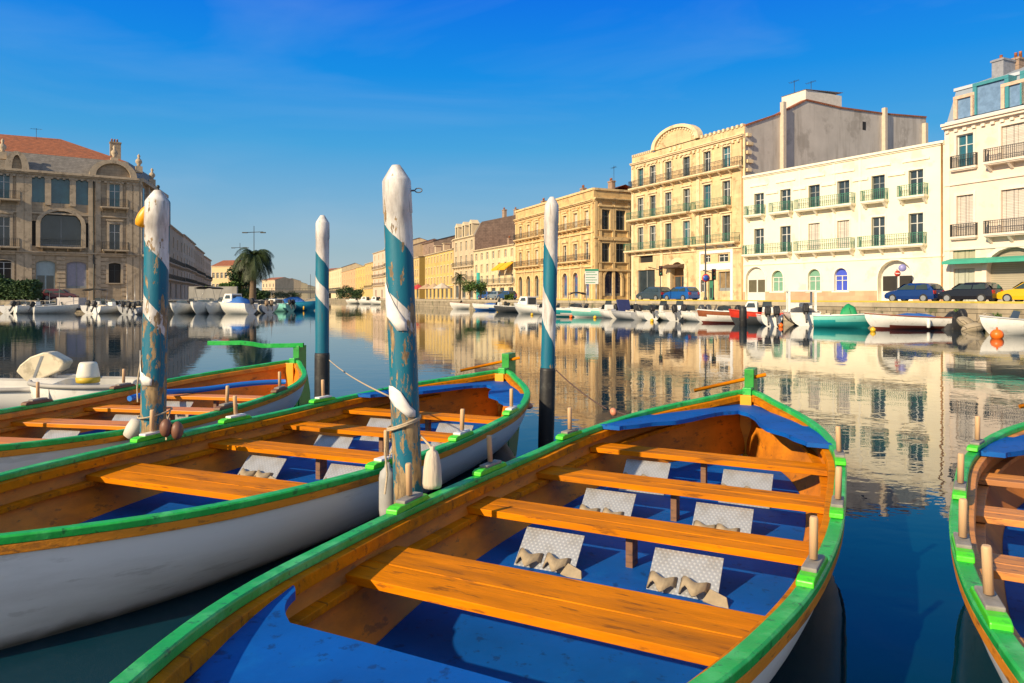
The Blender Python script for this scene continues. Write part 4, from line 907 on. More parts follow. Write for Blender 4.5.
mb.box(0, -.12, zu[0]-1.35, W, -.002, zu[0]-1.2); mb.box(0, -.12, zl[0]-1.1, W, -.002, zl[0]-.95)
mb.box(.02, -.06, 0, .45, -.002, zt-.6)
mb.build('facade_molding', M_pinktrim, b.t)
for z in (zu, zl):
    for i, (p, w_) in enumerate(pc):
        x = b.fx(p); e = 1.05 if i != 1 else 1.75; balcony(b, x-e, x+e, z[0]-.02, out=.35 if i != 1 else .8, m=M_pinktrim, bars=.13, h=1.0, br=(i == 1))
# mansard
zr_ = b.fz(951, 87.5)
q = MB(); q.poly([(0, .15, zt), (W, .15, zt), (W, 1.1, zr_), (0.25, 1.1, zr_)]); q.poly([(0, .15, zt), (.25, 1.1, zr_), (6.6, 12, zr_), (6.5, 12.5, zt)])
q.poly([(.25, 1.1, zr_), (W, 1.1, zr_), (W, 6, zr_+2.0), (3, 6, zr_+2.0)]); q.poly([(.25, 1.1, zr_), (3, 6, zr_+2), (6.6, 12, zr_)]); mf = q.build('mansard_roof', M_zinc, b.t)
q = MB(); q.box(.1, .95, zr_-.12, W, 1.15, zr_+.12); q.box(0, .02, zt, W, .3, zt+.22); q.build('roof_edge', mat('pale_zinc', (.50, .54, .60), .5, .05), mf)
for px_, wi, hh, gm in ((964, 1.1, 1.55, 0), (990.5, 2.1, 2.2, 1), (1013.5, 1.2, 1.6, 0), (1040, 2.1, 2.2, 1)):
    x = b.fx(px_); z0 = zt+.3
    q = MB(); fm = mat('dormer_stone', (.62, .44, .33), .8, .2, 4) if not gm else mat('teal_dormer_frame', (.05, .25, .30), .5, .1)
    q.box(x-wi/2-.3, -.05, z0, x-wi/2, 1.1, z0+hh); q.box(x+wi/2, -.05, z0, x+wi/2+.3, 1.1, z0+hh); q.box(x-wi/2-.3, -.07, z0+hh, x+wi/2+.3, 1.1, z0+hh+.25)
    dm = q.build('dormer', fm, b.t); q = MB(); q.box(x-wi/2, .1, z0, x+wi/2, .14, z0+hh); q.build('dormer_window', mat('sky_blue_glass', (.16, .26, .42), .08, .2), dm)
chimney(b, b.fx(976), 3.5, zr_-.5, zr_+2.1, .9, 1.6, 1, mat('grey_chimney', (.25, .26, .3), .8, .2)); chimney(b, b.fx(981), 4.6, zr_-.5, zr_+2.3, .7, .7, 2, M_brownwall)
q = MB(); xa = b.fx(950.5); zz = b.fz(960, 263); q.prism_x([(-.03, zz+.35), (-1.1, zz+.12), (-1.1, zz-.12), (-1.05, zz-.12), (-.03, zz+.2)], xa, W); q.build('awning', M_ygreen, b.t)

# ---- golden corner building
b = Bld('corner_building', 'golden three storey corner building with stone parapet and shaded side front', 'building', (515.7, 96.5), (593.7, 76))
zt = (b.fz(515.7, 211)+b.fz(593.7, 187.6))/2; W = b.W
xs_ = [(b.fx(520.8)*(1-i/7)+b.fx(587)*i/7) for i in range(8)]
z3, z2 = b.zr(566.3, 215.5, 230.5), b.zr(566.3, 245.4, 262)
M_pale = mat('pale_blind', (.55, .50, .40), .7, .1)
ops = []
for j, z in enumerate((z3, z2)):
    for i, x in enumerate(xs_): ops.append(dict(x0=x-.65, x1=x+.65, z0=z[0], z1=z[1], kind='win', arch=0, gm=(M_pale if j == 0 and i > 3 or (i in (1, 2)) else M_glass)))
zg = b.zr(576, 272.5, 292); M_bluesh = mat('blue_shop_display', (.03, .10, .28), .3, .5, 1.5, c2=(.4, .05, .05), c2amt=.8, c2scale=1.2)
for i, x in enumerate(xs_):
    a_ = 1.0 if i not in (4,) else 0
    ops.append(dict(x0=x-.9, x1=x+.9, z0=.3, z1=zg[1]-(0 if a_ else .3), kind='shop', arch=a_, gm=(M_bluesh if i > 4 else M_glass), rev=.35))
# side front
s = Bld('corner_building', 'x', 'building', (593.7, 76), (641, 78.6)); bpy.data.objects.remove(s.t)
sdx = s.W
facade(b, zt, ops, M_goldstone, sdx, side=((0, 15), (0, sdx)), nor=True); fill(b, ops)
mb = MB()
for o in ops[:16]: surround(mb, o, .22, .12, .35, False, .22)
for o in ops[16:]: surround(mb, o, .22, .10)
for o in ops[8:16]:
    c_ = (o['x0']+o['x1'])/2; mb.prism_y([(c_-.8, o['z1']+.58), (c_+.8, o['z1']+.58), (c_+.45, o['z1']+.95), (c_-.45, o['z1']+.95)], -.2, -.003)
cornice(mb, W, z3[1]+.85, [(.25, .15), (.15, .4), (.15, .55)]); dentils(mb, W, z3[1]+.65, .2, .3, .6, .25)
for x in [0]+[(xs_[i]+xs_[i+1])/2-.18 for i in range(7)]+[W-.6]: mb.box(x, -.10, .0, x+.38, -.002, z3[1]+.85)
cornice(mb, W, z3[0]-1.05, [(.22, .2)]); cornice(mb, W, z2[0]-1.1, [(.22, .2)])
cornice(mb, W, zt-.3, [(.3, .18)])
mb.build('facade_molding', M_goldtrim, b.t)
for z in (z3[0]-.02, z2[0]-.02):
    for a, c in ((b.fx(516.5), b.fx(542)), (b.fx(558.5), b.fx(590.5))): balcony(b, a, c, z, out=.7, bars=.25)
    balcony(b, b.fx(544), b.fx(556.5), z, out=.6, bars=.25)
chimney(b, b.fx(528), 3, zt-.6, zt+1.3); chimney(b, b.fx(566), 3, zt-.6, zt+1.4); chimney(b, b.fx(582), 5, zt-.6, zt+1.8, 1.2)
q = MB(); q.poly([(.3, .3, zt-.4), (W-.3, .3, zt-.4), (W-.3, 14, zt-.4), (.3, 14, zt-.4)]); q.poly([(3, 3, zt-.3), (W-3, 3, zt-.3), (W-3, 7, zt+1.3), (3, 7, zt+1.3)]); q.poly([(3, 7, zt+1.3), (W-3, 7, zt+1.3), (W-3, 12, zt-.3), (3, 12, zt-.3)]); q.build('roof', M_tile, b.t)
antenna(b, W-3, 5, zt+.5, 3.5)
# side front parts live in the same building: local frame rotated by the corner angle
hold = b
class Sub: pass
s2 = Bld('corner_side', 'x', 'building', (593.7, 76), (641, 78.6)); root2 = s2.t; 
s2.t.name = 'side_front'; 
for k_ in ('label', 'category'):
    if k_ in s2.t: del s2.t[k_]
side_objs_before = set(bpy.data.objects)
zs3, zs2 = s2.zr(604.8, 209.5, 229.5), s2.zr(604.8, 243, 262)
so_ = [s2.op(p, 1.7, z, 'win', gm=M_glass, fm=M_greyframe) for z in (zs3, zs2) for p in (604.8, 620.4)]
so_.append(s2.op(612.8, 2.9, (.6, s2.fz(612.8, 269.5)), 'shop', .9, gm=mat('dark_shop_display', (.03, .04, .09), .2, .6, 2, c2=(.25, .22, .2), c2amt=.5, c2scale=2))); so_.append(s2.op(632, 1.2, (.5, 3.2), 'win'))
wl = facade(s2, zt, so_, M_goldstone, .4, name='side_wall', nor=True); fill(s2, so_)
mb = MB(); W2 = s2.W
for o in so_[:4]: surround(mb, o, .30, .14, .4, True, .25)
surround(mb, so_[4], .35, .12)
cornice(mb, W2, zs3[1]+1.1, [(.25, .15), (.15, .4), (.15, .55)]); cornice(mb, W2, zs3[0]-1.3, [(.25, .25)]); cornice(mb, W2, zs2[0]-1.3, [(.25, .25)]); cornice(mb, W2, zt-.3, [(.3, .18)])
for px_ in (594.5, 598.8, 612, 627): x = s2.fx(px_); mb.box(x, -.14, 0, x+.45, -.002, zs3[1]+1.1)
mb.build('side_molding', M_goldtrim, s2.t)
# re-parent the side front's parts straight under the corner building
dM = Matrix.Translation(hold.t.location) @ Matrix.Rotation(hold.t.rotation_euler.z, 4, 'Z')
sM = Matrix.Translation(s2.t.location) @ Matrix.Rotation(s2.t.rotation_euler.z, 4, 'Z')
for ch in [o for o in bpy.data.objects if o.parent == s2.t]:
    ch.parent = hold.t; ch.matrix_basis = dM.inverted() @ sM
bpy.data.objects.remove(s2.t)

# ---- generic smaller houses further along both quays
def house(label, A, B, ztA, m, rows, cols_, depth=14, name='house', win_m=None, roof='tile', trim=None, group=None, w_=1.15, balc=(), ground=None, side=None, dark=.0, shut=0, sidem=None, awn=None, rise=2.2):
    b = Bld(name, label, 'building', A, B, group); zt = b.fz(*ztA); W = b.W; ops = []
    for k, (f0, f1) in enumerate(rows):
        for i in range(cols_):
            x = W*(i+.5)/cols_; ops.append(dict(x0=x-w_/2, x1=x+w_/2, z0=zt*f0, z1=zt*f1, kind=('shutter' if (i*3+k*5) % 7 < shut else 'win'), arch=0, gm=win_m or M_glass, sm=mat('beige_shutter', (.5, .43, .30), .6, .1), leaf=None))
    if ground:
        for i in range(ground):
            x = W*(i+.5)/ground; gw_ = min(2.4, W/ground*.62); ops.append(dict(x0=x-gw_/2, x1=x+gw_/2, z0=.1, z1=min(3.2, zt*.22), kind='shop', arch=0, gm=M_glass))
    facade(b, zt, ops, m, depth, side=side or (None, None)); fill(b, ops, 0)
    if sidem:
        q = MB(); sR = (side or (None, None))[1] or (0, depth); q.poly([(W+.01, 0, 0), (W+.01+sR[0], sR[1], 0), (W+.01+sR[0], sR[1], zt), (W+.01, 0, zt)]); q.build('side_wall', sidem, b.t)
    tm = trim or mat('pale_plaster_trim', (.66, .54, .36), .8, .1, 1)
    mb = MB(); cornice(mb, W, zt-.35, [(.15, .15), (.2, .35)]); cornice(mb, W, zt*.26, [(.2, .15)])
    for o in ops[:len(rows)*cols_]: surround(mb, o, .14, .06, .2, False)
    mb.build('facade_molding', tm, b.t)
    for r_ in balc: balcony(b, .3, W-.3, zt*rows[r_][0]-.02, out=.6, bars=.4, m=tm)
    q = MB(); d_ = depth
    if roof == 'tile':
        q.poly([(-.2, -.4, zt-.02), (W+.2, -.4, zt-.02), (W+.2, d_/2, zt+rise), (-.2, d_/2, zt+rise)]); q.poly([(-.2, d_/2, zt+rise), (W+.2, d_/2, zt+rise), (W+.2, d_, zt), (-.2, d_, zt)])
        q.build('roof', M_tile, b.t)
        q = MB(); q.poly([(W, 0, zt-.01), (W, d_, zt-.01), (W, d_/2, zt+rise-.05)]); q.poly([(0, 0, zt-.01), (0, d_/2, zt+rise-.05), (0, d_, zt-.01)]); q.build('gable_wall', sidem or m, b.t)
    elif roof == 'flat':
        q.poly([(0, 0, zt-.05), (W, 0, zt-.05), (W, d_, zt-.05), (0, d_, zt-.05)]); q.build('roof', M_tile, b.t)
    if awn:
        for (p0, p1, yt, am) in awn:
            xa, xb = b.fx(p0), b.fx(p1); zz = b.fz((p0+p1)/2, yt); q = MB(); q.prism_x([(-.02, zz), (-1.7, zz-1.2), (-1.7, zz-1.5), (-.02, zz-.15)], xa, xb); q.build('awning', am, b.t)
    return b, zt
M_cream = mat('cream_plaster', (.70, .58, .36), .85, .08, .5, c2=(.5, .4, .24), c2amt=.5, c2scale=.5, streak=True)
M_yellow = mat('yellow_plaster', (.66, .46, .15), .85, .1, .5, c2=(.45, .32, .12), c2amt=.5, c2scale=.4, streak=True)
M_yellow2 = mat('ochre_plaster', (.60, .42, .16), .85, .1, .5, c2=(.4, .28, .1), c2amt=.5, c2scale=.4)
M_beige = mat('beige_plaster', (.58, .46, .31), .85, .12, .5, c2=(.35, .27, .18), c2amt=.5, c2scale=.5, streak=True)
M_yawn = mat('yellow_awning', (.80, .42, .01), .7, .05); M_redawn = mat('red_awning', (.5, .05, .05), .7, .1); M_tan = mat('tan_awning', (.5, .35, .2), .7, .1)
RG = None
b, z = house('low cream house with bright yellow awnings beside the golden corner building', (473.8, 111.6), (515.5, 97), (514.9, 243.5), M_cream, ((.30, .46), (.53, .69), (.78, .92)), 7, ground=5, balc=(0,), awn=((499.5, 505.5, 263, M_yawn), (506.5, 513.5, 262, M_yawn)), shut=2, rise=.8)
q = MB(); q.box(b.fx(478), -1.6, 3.0, b.fx(487), -.02, 3.1); q.box(b.fx(478), -.35, 0, b.fx(480), -.02, 5.5); q.build('turquoise_entrance', mat('turquoise_paint', (.05, .42, .38), .6, .1), b.t)
chimney(b, b.fx(491), 4, z, z+2.0)
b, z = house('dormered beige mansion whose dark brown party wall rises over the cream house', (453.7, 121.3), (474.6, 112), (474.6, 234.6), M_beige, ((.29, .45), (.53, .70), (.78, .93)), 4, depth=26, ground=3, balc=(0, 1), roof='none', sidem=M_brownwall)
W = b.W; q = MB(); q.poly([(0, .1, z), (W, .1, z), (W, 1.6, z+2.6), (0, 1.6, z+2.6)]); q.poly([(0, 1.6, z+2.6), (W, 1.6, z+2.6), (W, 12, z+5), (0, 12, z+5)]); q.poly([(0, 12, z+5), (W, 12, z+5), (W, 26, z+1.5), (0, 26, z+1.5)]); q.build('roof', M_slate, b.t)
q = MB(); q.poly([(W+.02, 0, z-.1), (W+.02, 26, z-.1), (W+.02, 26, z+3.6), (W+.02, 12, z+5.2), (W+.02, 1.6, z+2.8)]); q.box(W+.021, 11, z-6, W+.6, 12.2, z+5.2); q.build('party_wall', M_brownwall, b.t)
for i in range(3):
    x = W*(i+.5)/3; q = MB(); q.box(x-1.0, -.1, z+.05, x-.55, 1.6, z+2.5); q.box(x+.55, -.1, z+.05, x+1.0, 1.6, z+2.5); q.prism_y([(x-1.2, z+2.5), (x+1.2, z+2.5), (x, z+3.4)], -.15, 1.6); d_ = q.build('dormer', mat('pale_plaster_trim', (.66, .54, .36)), b.t); q = MB(); q.box(x-.55, .1, z+.2, x+.55, .15, z+2.4); q.build('dormer_window', M_glass, d_)
chimney(b, W*.6, 12, z+4.5, z+6.6, 1.5); chimney(b, W*.8, 8, z+4, z+6, 1.2)
b, z = house('long yellow terrace with regular shuttered windows and a market awning before it', (425, 142), (453.4, 122), (453, 248.5), M_yellow, ((.30, .46), (.53, .69), (.78, .92)), 9, ground=7, shut=3, w_=1.3, rise=1.5)
for i in range(3): x = b.W*(i+.5)/3*.9+b.W*.1; q = MB(); q.box(x-.7, 1, z+.3, x+.7, 2.5, z+2.0); q.box(x-.9, .8, z+2.0, x+.9, 2.7, z+2.2); q.build('dormer', M_beige, b.t)
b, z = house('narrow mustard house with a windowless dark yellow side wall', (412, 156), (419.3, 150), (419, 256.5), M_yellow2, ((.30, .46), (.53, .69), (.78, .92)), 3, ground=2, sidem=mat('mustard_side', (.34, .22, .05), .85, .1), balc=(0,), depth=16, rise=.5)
# broad brown gabled hall behind
b, z = house('brown gabled hall rising behind the yellow terrace', (404, 176), (434, 150), (418, 245), M_brownwall, ((.8, .9),), 4, depth=22, trim=M_brownwall, rise=3.0)
b, z = house('orange brown town house half hidden by the thick striped post', (398, 170), (411.5, 158), (405, 247), M_beige, ((.30, .45), (.52, .67), (.76, .90)), 3, ground=2, balc=(0,))
b, z = house('tall cream house with dark balconies just before the thick striped post', (385, 186), (398, 171), (391, 246), M_cream, ((.28, .40), (.46, .58), (.64, .76), (.82, .93)), 3, ground=2, balc=(1, 2))
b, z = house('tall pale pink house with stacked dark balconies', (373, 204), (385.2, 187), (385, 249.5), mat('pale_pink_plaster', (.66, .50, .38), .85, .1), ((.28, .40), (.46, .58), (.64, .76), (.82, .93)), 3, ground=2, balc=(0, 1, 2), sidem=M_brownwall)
b, z = house('ochre house with a dark roof and iron balconies', (365, 219), (373.2, 205), (372, 262), M_yellow2, ((.30, .45), (.52, .67), (.76, .90)), 3, balc=(0,))
b, z = house('plain yellow house with a low tiled roof, second beyond the pink house', (355.5, 238), (365.2, 220), (360, 266.5), M_yellow, ((.30, .45), (.52, .67), (.76, .90)), 4, rise=1.5)
b, z = house('orange rendered house far down the quay', (341.5, 276), (355.6, 239), (350, 269.5), mat('orange_plaster', (.62, .38, .20), .85, .1, .5), ((.30, .45), (.52, .67), (.76, .90)), 6, rise=1.5)
b, z = house('pale yellow house at the far end of the quay by the bridge', (329.5, 318), (341.6, 277), (335, 269.5), M_cream, ((.30, .45), (.52, .67), (.76, .90)), 6, rise=2.5, balc=(0,))
for i, (p0, p1, Y, yt, m_, lb) in enumerate(((319, 329.5, 345, 271, M_yellow, 'small yellow block mostly hidden by the slim striped post'), (276, 283, 420, 281, M_beige, 'distant orange roofed house beyond the bridge'), (284, 291, 460, 284, M_cream, 'tiny distant cream house beyond the bridge'), (262, 275, 380, 280, M_beige, 'distant pale building just beside the palm trunk'), (292, 303, 560, 287, M_cream, 'low distant white block above the bridge'))):
    house(lb, (p0, Y), (p1, Y*.97), ((p0+p1)/2, yt), m_, ((.25, .45), (.6, .8)), 4, rise=2, w_=1.6)

# ---- large stone corner building across the water
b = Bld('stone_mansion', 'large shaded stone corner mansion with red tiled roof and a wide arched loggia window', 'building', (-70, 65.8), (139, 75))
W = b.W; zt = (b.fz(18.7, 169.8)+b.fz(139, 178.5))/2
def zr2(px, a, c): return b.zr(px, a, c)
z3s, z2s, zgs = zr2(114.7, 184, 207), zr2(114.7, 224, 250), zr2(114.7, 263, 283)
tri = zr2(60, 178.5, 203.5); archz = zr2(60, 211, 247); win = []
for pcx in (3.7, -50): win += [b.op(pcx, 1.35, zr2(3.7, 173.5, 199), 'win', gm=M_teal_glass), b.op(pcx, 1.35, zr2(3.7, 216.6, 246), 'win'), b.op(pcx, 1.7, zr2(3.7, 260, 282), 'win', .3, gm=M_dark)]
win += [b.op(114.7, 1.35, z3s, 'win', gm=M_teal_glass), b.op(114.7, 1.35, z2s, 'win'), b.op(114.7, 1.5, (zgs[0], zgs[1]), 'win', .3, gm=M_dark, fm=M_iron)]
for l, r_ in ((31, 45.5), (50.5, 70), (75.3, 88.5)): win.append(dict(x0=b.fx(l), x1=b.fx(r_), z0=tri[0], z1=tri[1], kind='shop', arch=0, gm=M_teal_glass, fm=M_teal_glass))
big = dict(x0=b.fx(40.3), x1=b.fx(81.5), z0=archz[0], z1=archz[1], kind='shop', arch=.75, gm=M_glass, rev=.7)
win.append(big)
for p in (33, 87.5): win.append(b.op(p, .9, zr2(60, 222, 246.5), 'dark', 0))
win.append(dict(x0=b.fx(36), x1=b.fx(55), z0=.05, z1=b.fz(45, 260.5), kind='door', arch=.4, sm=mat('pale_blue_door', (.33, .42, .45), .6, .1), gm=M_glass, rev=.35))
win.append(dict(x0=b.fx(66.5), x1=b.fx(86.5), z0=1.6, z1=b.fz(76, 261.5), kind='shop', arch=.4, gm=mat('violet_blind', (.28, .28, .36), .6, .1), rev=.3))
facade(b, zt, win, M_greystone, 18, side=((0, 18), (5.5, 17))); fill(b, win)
mb = MB()
for o in win[:9]: surround(mb, o, .3, .14, .4, True, .2)
for o in win[9:12]: surround(mb, o, .25, .15, .4, False, 0)
surround(mb, big, .5, .25)
cornice(mb, W, zt-.7, [(.2, .2), (.2, .45), (.3, .65)]); dentils(mb, W, zt-.95, .25, .35, .7, .3)
cornice(mb, W, z3s[0]-1.5, [(.2, .2)]); zc = b.fz(60, 250.5)-.3; cornice(mb, W, zc-.35, [(.25, .2), (.2, .4)])
for px_ in (-25, 20.5, 27.8, 92, 97, 130, 135.5): x = b.fx(px_); mb.box(x-.45, -.18, 0, x+.45, -.002, zt-.7)
for px_ in (48, 72.8): x = b.fx(px_); mb.box(x-.35, -.25, tri[0]-.3, x+.35, -.002, tri[1]+.4)
for zz in range(1, 12): 
    z_ = zz*.6
    if z_ < zc-.5:
        for xa, xb in ((b.fx(20), b.fx(35)), (b.fx(56.5), b.fx(65.5)), (b.fx(88), b.fx(108.5)), (b.fx(121.5), W)): mb.box(xa, -.08, z_, xb, -.003, z_+.45)
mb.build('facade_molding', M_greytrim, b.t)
for pl, pr, zz in ((-20, 20.5, b.fz(3.7, 199)), (100.5, 128.5, b.fz(114.7, 207.5)), (-20, 20, b.fz(3.7, 246.5)), (40, 82, b.fz(60, 247)), (102, 128.5, b.fz(114.7, 250))): balcony(b, b.fx(pl), b.fx(pr), zz, out=1.0, h=1.1, m=M_greytrim, bars=.2)
# segmental pediments + finials
for pl, pr in ((4.5, 32), (89, 139)):
    xa, xb = b.fx(pl), b.fx(pr)-.3; cx, rr = (xa+xb)/2, (xb-xa)/2; h_ = 2.3
    o1 = [(cx-rr*cos(pi*i/16), zt+h_*sin(pi*i/16)) for i in range(17)]; i1 = [(cx-(rr-.8)*cos(pi*i/16), zt+(h_-.5)*sin(pi*i/16)) for i in range(17)]
    q = MB(); q.prism_y(i1, -.1, .6); pd_ = q.build('pediment', M_greystone, b.t)
    q = MB()
    for i in range(16): q.prism_y([i1[i], o1[i], o1[i+1], i1[i+1]], -.6, .7)
    q.build('pediment_trim', M_greytrim, pd_)
def finial(x, z, y=.3, s=1.0):
    q = MB(); q.box(x-.45*s, y-.45*s, z, x+.45*s, y+.45*s, z+.9*s); q.lathe([(.3*s, .9*s), (.2*s, 1.1*s), (.45*s, 1.5*s), (.4*s, 1.8*s), (.12*s, 2.1*s), (.22*s, 2.4*s), (.03, 2.7*s)], (x, y, z), 10); q.build('finial', M_greytrim, b.t)
for px_, zz in ((2.5, 1.2), (114.5, 1.8), (141-2, .9)): finial(b.fx(px_), zt+zz)
q = MB(); za = b.fz(60, 152)  # slate attic and tiled hip roof
q.poly([(0, .5, zt+.1), (W-.6, .5, zt+.1), (W-1.2, 2.0, za-.2), (0, 2.0, za-.2)]); q.poly([(W-.6, .5, zt+.1), (W+4.6, 16.5, zt+.1), (W+3.5, 15, za-.2), (W-1.2, 2.0, za-.2)]); q.build('attic_roof', M_slate, b.t)
zr_ = wz(142.3, 108)-ZQ
q = MB(); xr = b.fx(62); q.poly([(0, 2, za-.2), (W-1.2, 2, za-.2), (xr, 9, zr_), (0, 9, zr_-.3)]); q.poly([(W-1.2, 2, za-.2), (W+3.5, 15, za-.2), (xr, 9, zr_)]); q.poly([(0, 9, zr_-.3), (xr, 9, zr_), (W+3.5, 15, za-.2), (0, 16, za-.2)]); q.build('tiled_roof', M_tile, b.t)
chimney(b, b.fx(119), 6, za-.5, za+3.2, 1.4, .9, 3, M_greystone)
antenna(b, b.fx(36), 8, zr_-.5, 1.5)
# side front of the mansion: pilasters and windows standing on the side wall
sdir = Vector((5.5, 17)).normalized(); snx = Vector((sdir.y, -sdir.x))
for k_, yy in enumerate((3, 7.5, 12)):
    for z0, z1 in (z3s, z2s):
        q = MB(); c0 = Vector((W, 0))+sdir*yy
        def sp(u_, o_, z): p = c0+sdir*u_+snx*o_; return (p.x, p.y, z)
        q.poly([sp(-.7, .03, z0), sp(.7, .03, z0), sp(.7, .03, z1), sp(-.7, .03, z1)]); wn = q.build('window', M_glass, b.t)
for yy in (.3, 5, 9.8, 14.5, 17):
    q = MB(); c0 = Vector((W, 0))+sdir*yy; a = [c0+sdir*(-.35)+snx*.01, c0+sdir*.35+snx*.01, c0+sdir*.35+snx*.35, c0-sdir*.35+snx*.35]; q.prism([(p.x, p.y) for p in a][::-1], 0, zt); q.build('pilaster', M_greytrim, b.t)
q = MB(); a = [Vector((W, 0)), Vector((W, 0))+sdir*17.8, Vector((W, 0))+sdir*17.8+snx*.65, Vector((W, 0))+snx*.65]
for zz, hh in ((zt-.4, .5), (z3s[0]-1.5, .3), (zc-.3, .4)): q.prism([(p.x, p.y) for p in a][::-1], zz, zz+hh)
q.build('side_molding', M_greytrim, b.t)
finial(W+2.6, zt+.3, 8)
mb = MB(); x = b.fx(93.5); mb.tube([(x, -.3, 0), (x, -.3, zt-.8)], .08, 8); mb.build('drainpipe', M_iron, b.t)

# ---- row of shaded houses behind, along the far side quay
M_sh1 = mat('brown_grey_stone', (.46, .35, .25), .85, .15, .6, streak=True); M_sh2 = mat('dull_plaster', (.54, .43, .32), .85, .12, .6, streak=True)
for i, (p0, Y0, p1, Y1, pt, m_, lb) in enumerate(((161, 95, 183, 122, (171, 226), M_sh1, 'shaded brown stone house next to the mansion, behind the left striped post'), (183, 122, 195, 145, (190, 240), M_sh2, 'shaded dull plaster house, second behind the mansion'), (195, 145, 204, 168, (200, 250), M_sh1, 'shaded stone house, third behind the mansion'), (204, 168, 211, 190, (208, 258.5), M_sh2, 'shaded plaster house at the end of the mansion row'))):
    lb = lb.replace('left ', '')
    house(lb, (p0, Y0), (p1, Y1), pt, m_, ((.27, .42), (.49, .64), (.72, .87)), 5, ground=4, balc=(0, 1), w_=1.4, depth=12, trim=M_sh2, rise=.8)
house('pale yellow house with a red roof closing the end of the shaded row', (211.5, 205), (232, 203), (222, 266), mat('pale_yellow_plaster', (.62, .46, .26), .85, .1), ((.3, .45), (.62, .80)), 5, rise=2.6)  # end house in its own muted yellow plaster
# the bar of the bridge
t = thing('bridge', 'low dark road bridge crossing the far end of the canal', 'bridge', (-100, 330, 0))
q = MB(); q.box(-30, -4, 3.6, 60, 4, 4.9); q.build('bridge_deck', mat('dark_concrete', (.10, .10, .10), .8, .2), t)
for x in (-16, 0, 16, 34): q = MB(); q.box(x-1, -3.5, -1, x+1, 3.5, 3.6); q.build('bridge_pier', mat('dark_concrete', (.10, .10, .10)), t)
q = MB(); q.box(-30, -4.05, 5.7, 60, -3.95, 5.8)
for i in range(60): q.box(-30+i*1.5, -4.04, 4.9, -29.92+i*1.5, -3.96, 5.7)
q.build('bridge_railing', M_iron, t)

# ------------------------------------------------------------------ moored motor boats
def prismbox(mb, x0, x1, y0, y1, z0, z1, tx=.0, ty0=.0, ty1=.0, m=0):
    """box tapering towards the top"""
    a = [(x0, y0, z0), (x1, y0, z0), (x1, y1, z0), (x0, y1, z0)]; b_ = [(x0+tx, y0+ty0, z1), (x1-tx, y0+ty0, z1), (x1-tx, y1-ty1, z1), (x0+tx, y1-ty1, z1)]
    i = [mb.pt(p) for p in a+b_]
    for q in ((3, 2, 1, 0), (4, 5, 6, 7), (0, 1, 5, 4), (1, 2, 6, 5), (2, 3, 7, 6), (3, 0, 4, 7)): mb.face([i[k] for k in q], m)
def tarp(parent, x0, x1, y0, y1, z, h, m, nm='tarp'):
    q = MB(); n = 8; rows = []
    for i in range(n+1):
        r = []
        for j in range(n+1):
            u, v = i/n, j/n; e = (sin(pi*u)*sin(pi*v))**.45; r.append((x0+(x1-x0)*v, y0+(y1-y0)*u, z+h*e*(.85+.3*R())))
        rows.append(r)
    q.grid(rows, 0, True); return q.build(nm, m, parent)
GB = {'w': M_gel, 'black': M_black}
M_navy = mat('navy_canvas', (.02, .03, .12), .7, .15); M_bluec = mat('blue_canvas', (.02, .12, .42), .7, .15); M_aqua = mat('aqua_boat_paint', (.22, .58, .52), .35, .08); M_teal = mat('teal_boat_paint', (.02, .32, .34), .35, .1)
M_redp = mat('red_boat_paint', (.55, .04, .02), .35, .1); M_rust = mat('oxide_bottom_paint', (.16, .03, .02), .6, .2); M_greenc = mat('green_tarpaulin', (.01, .28, .10), .6, .15); M_dgrey = mat('dark_grey_boat', (.07, .075, .085), .4, .15)
M_lgrey = mat('light_grey_boat', (.45, .46, .48), .4, .08); M_brownrim = mat('brown_boat_rim', (.26, .08, .03), .5, .1); M_skyb = mat('sky_blue_boat_paint', (.03, .30, .52), .35, .1); M_bimini = mat('black_bimini_cloth', (.02, .02, .022), .8, .1)
M_wind = mat('boat_windscreen', (.05, .07, .09), .08, .1)
GL, GRT = 'boats moored along the mansion quay', 'boats moored along the golden quay'
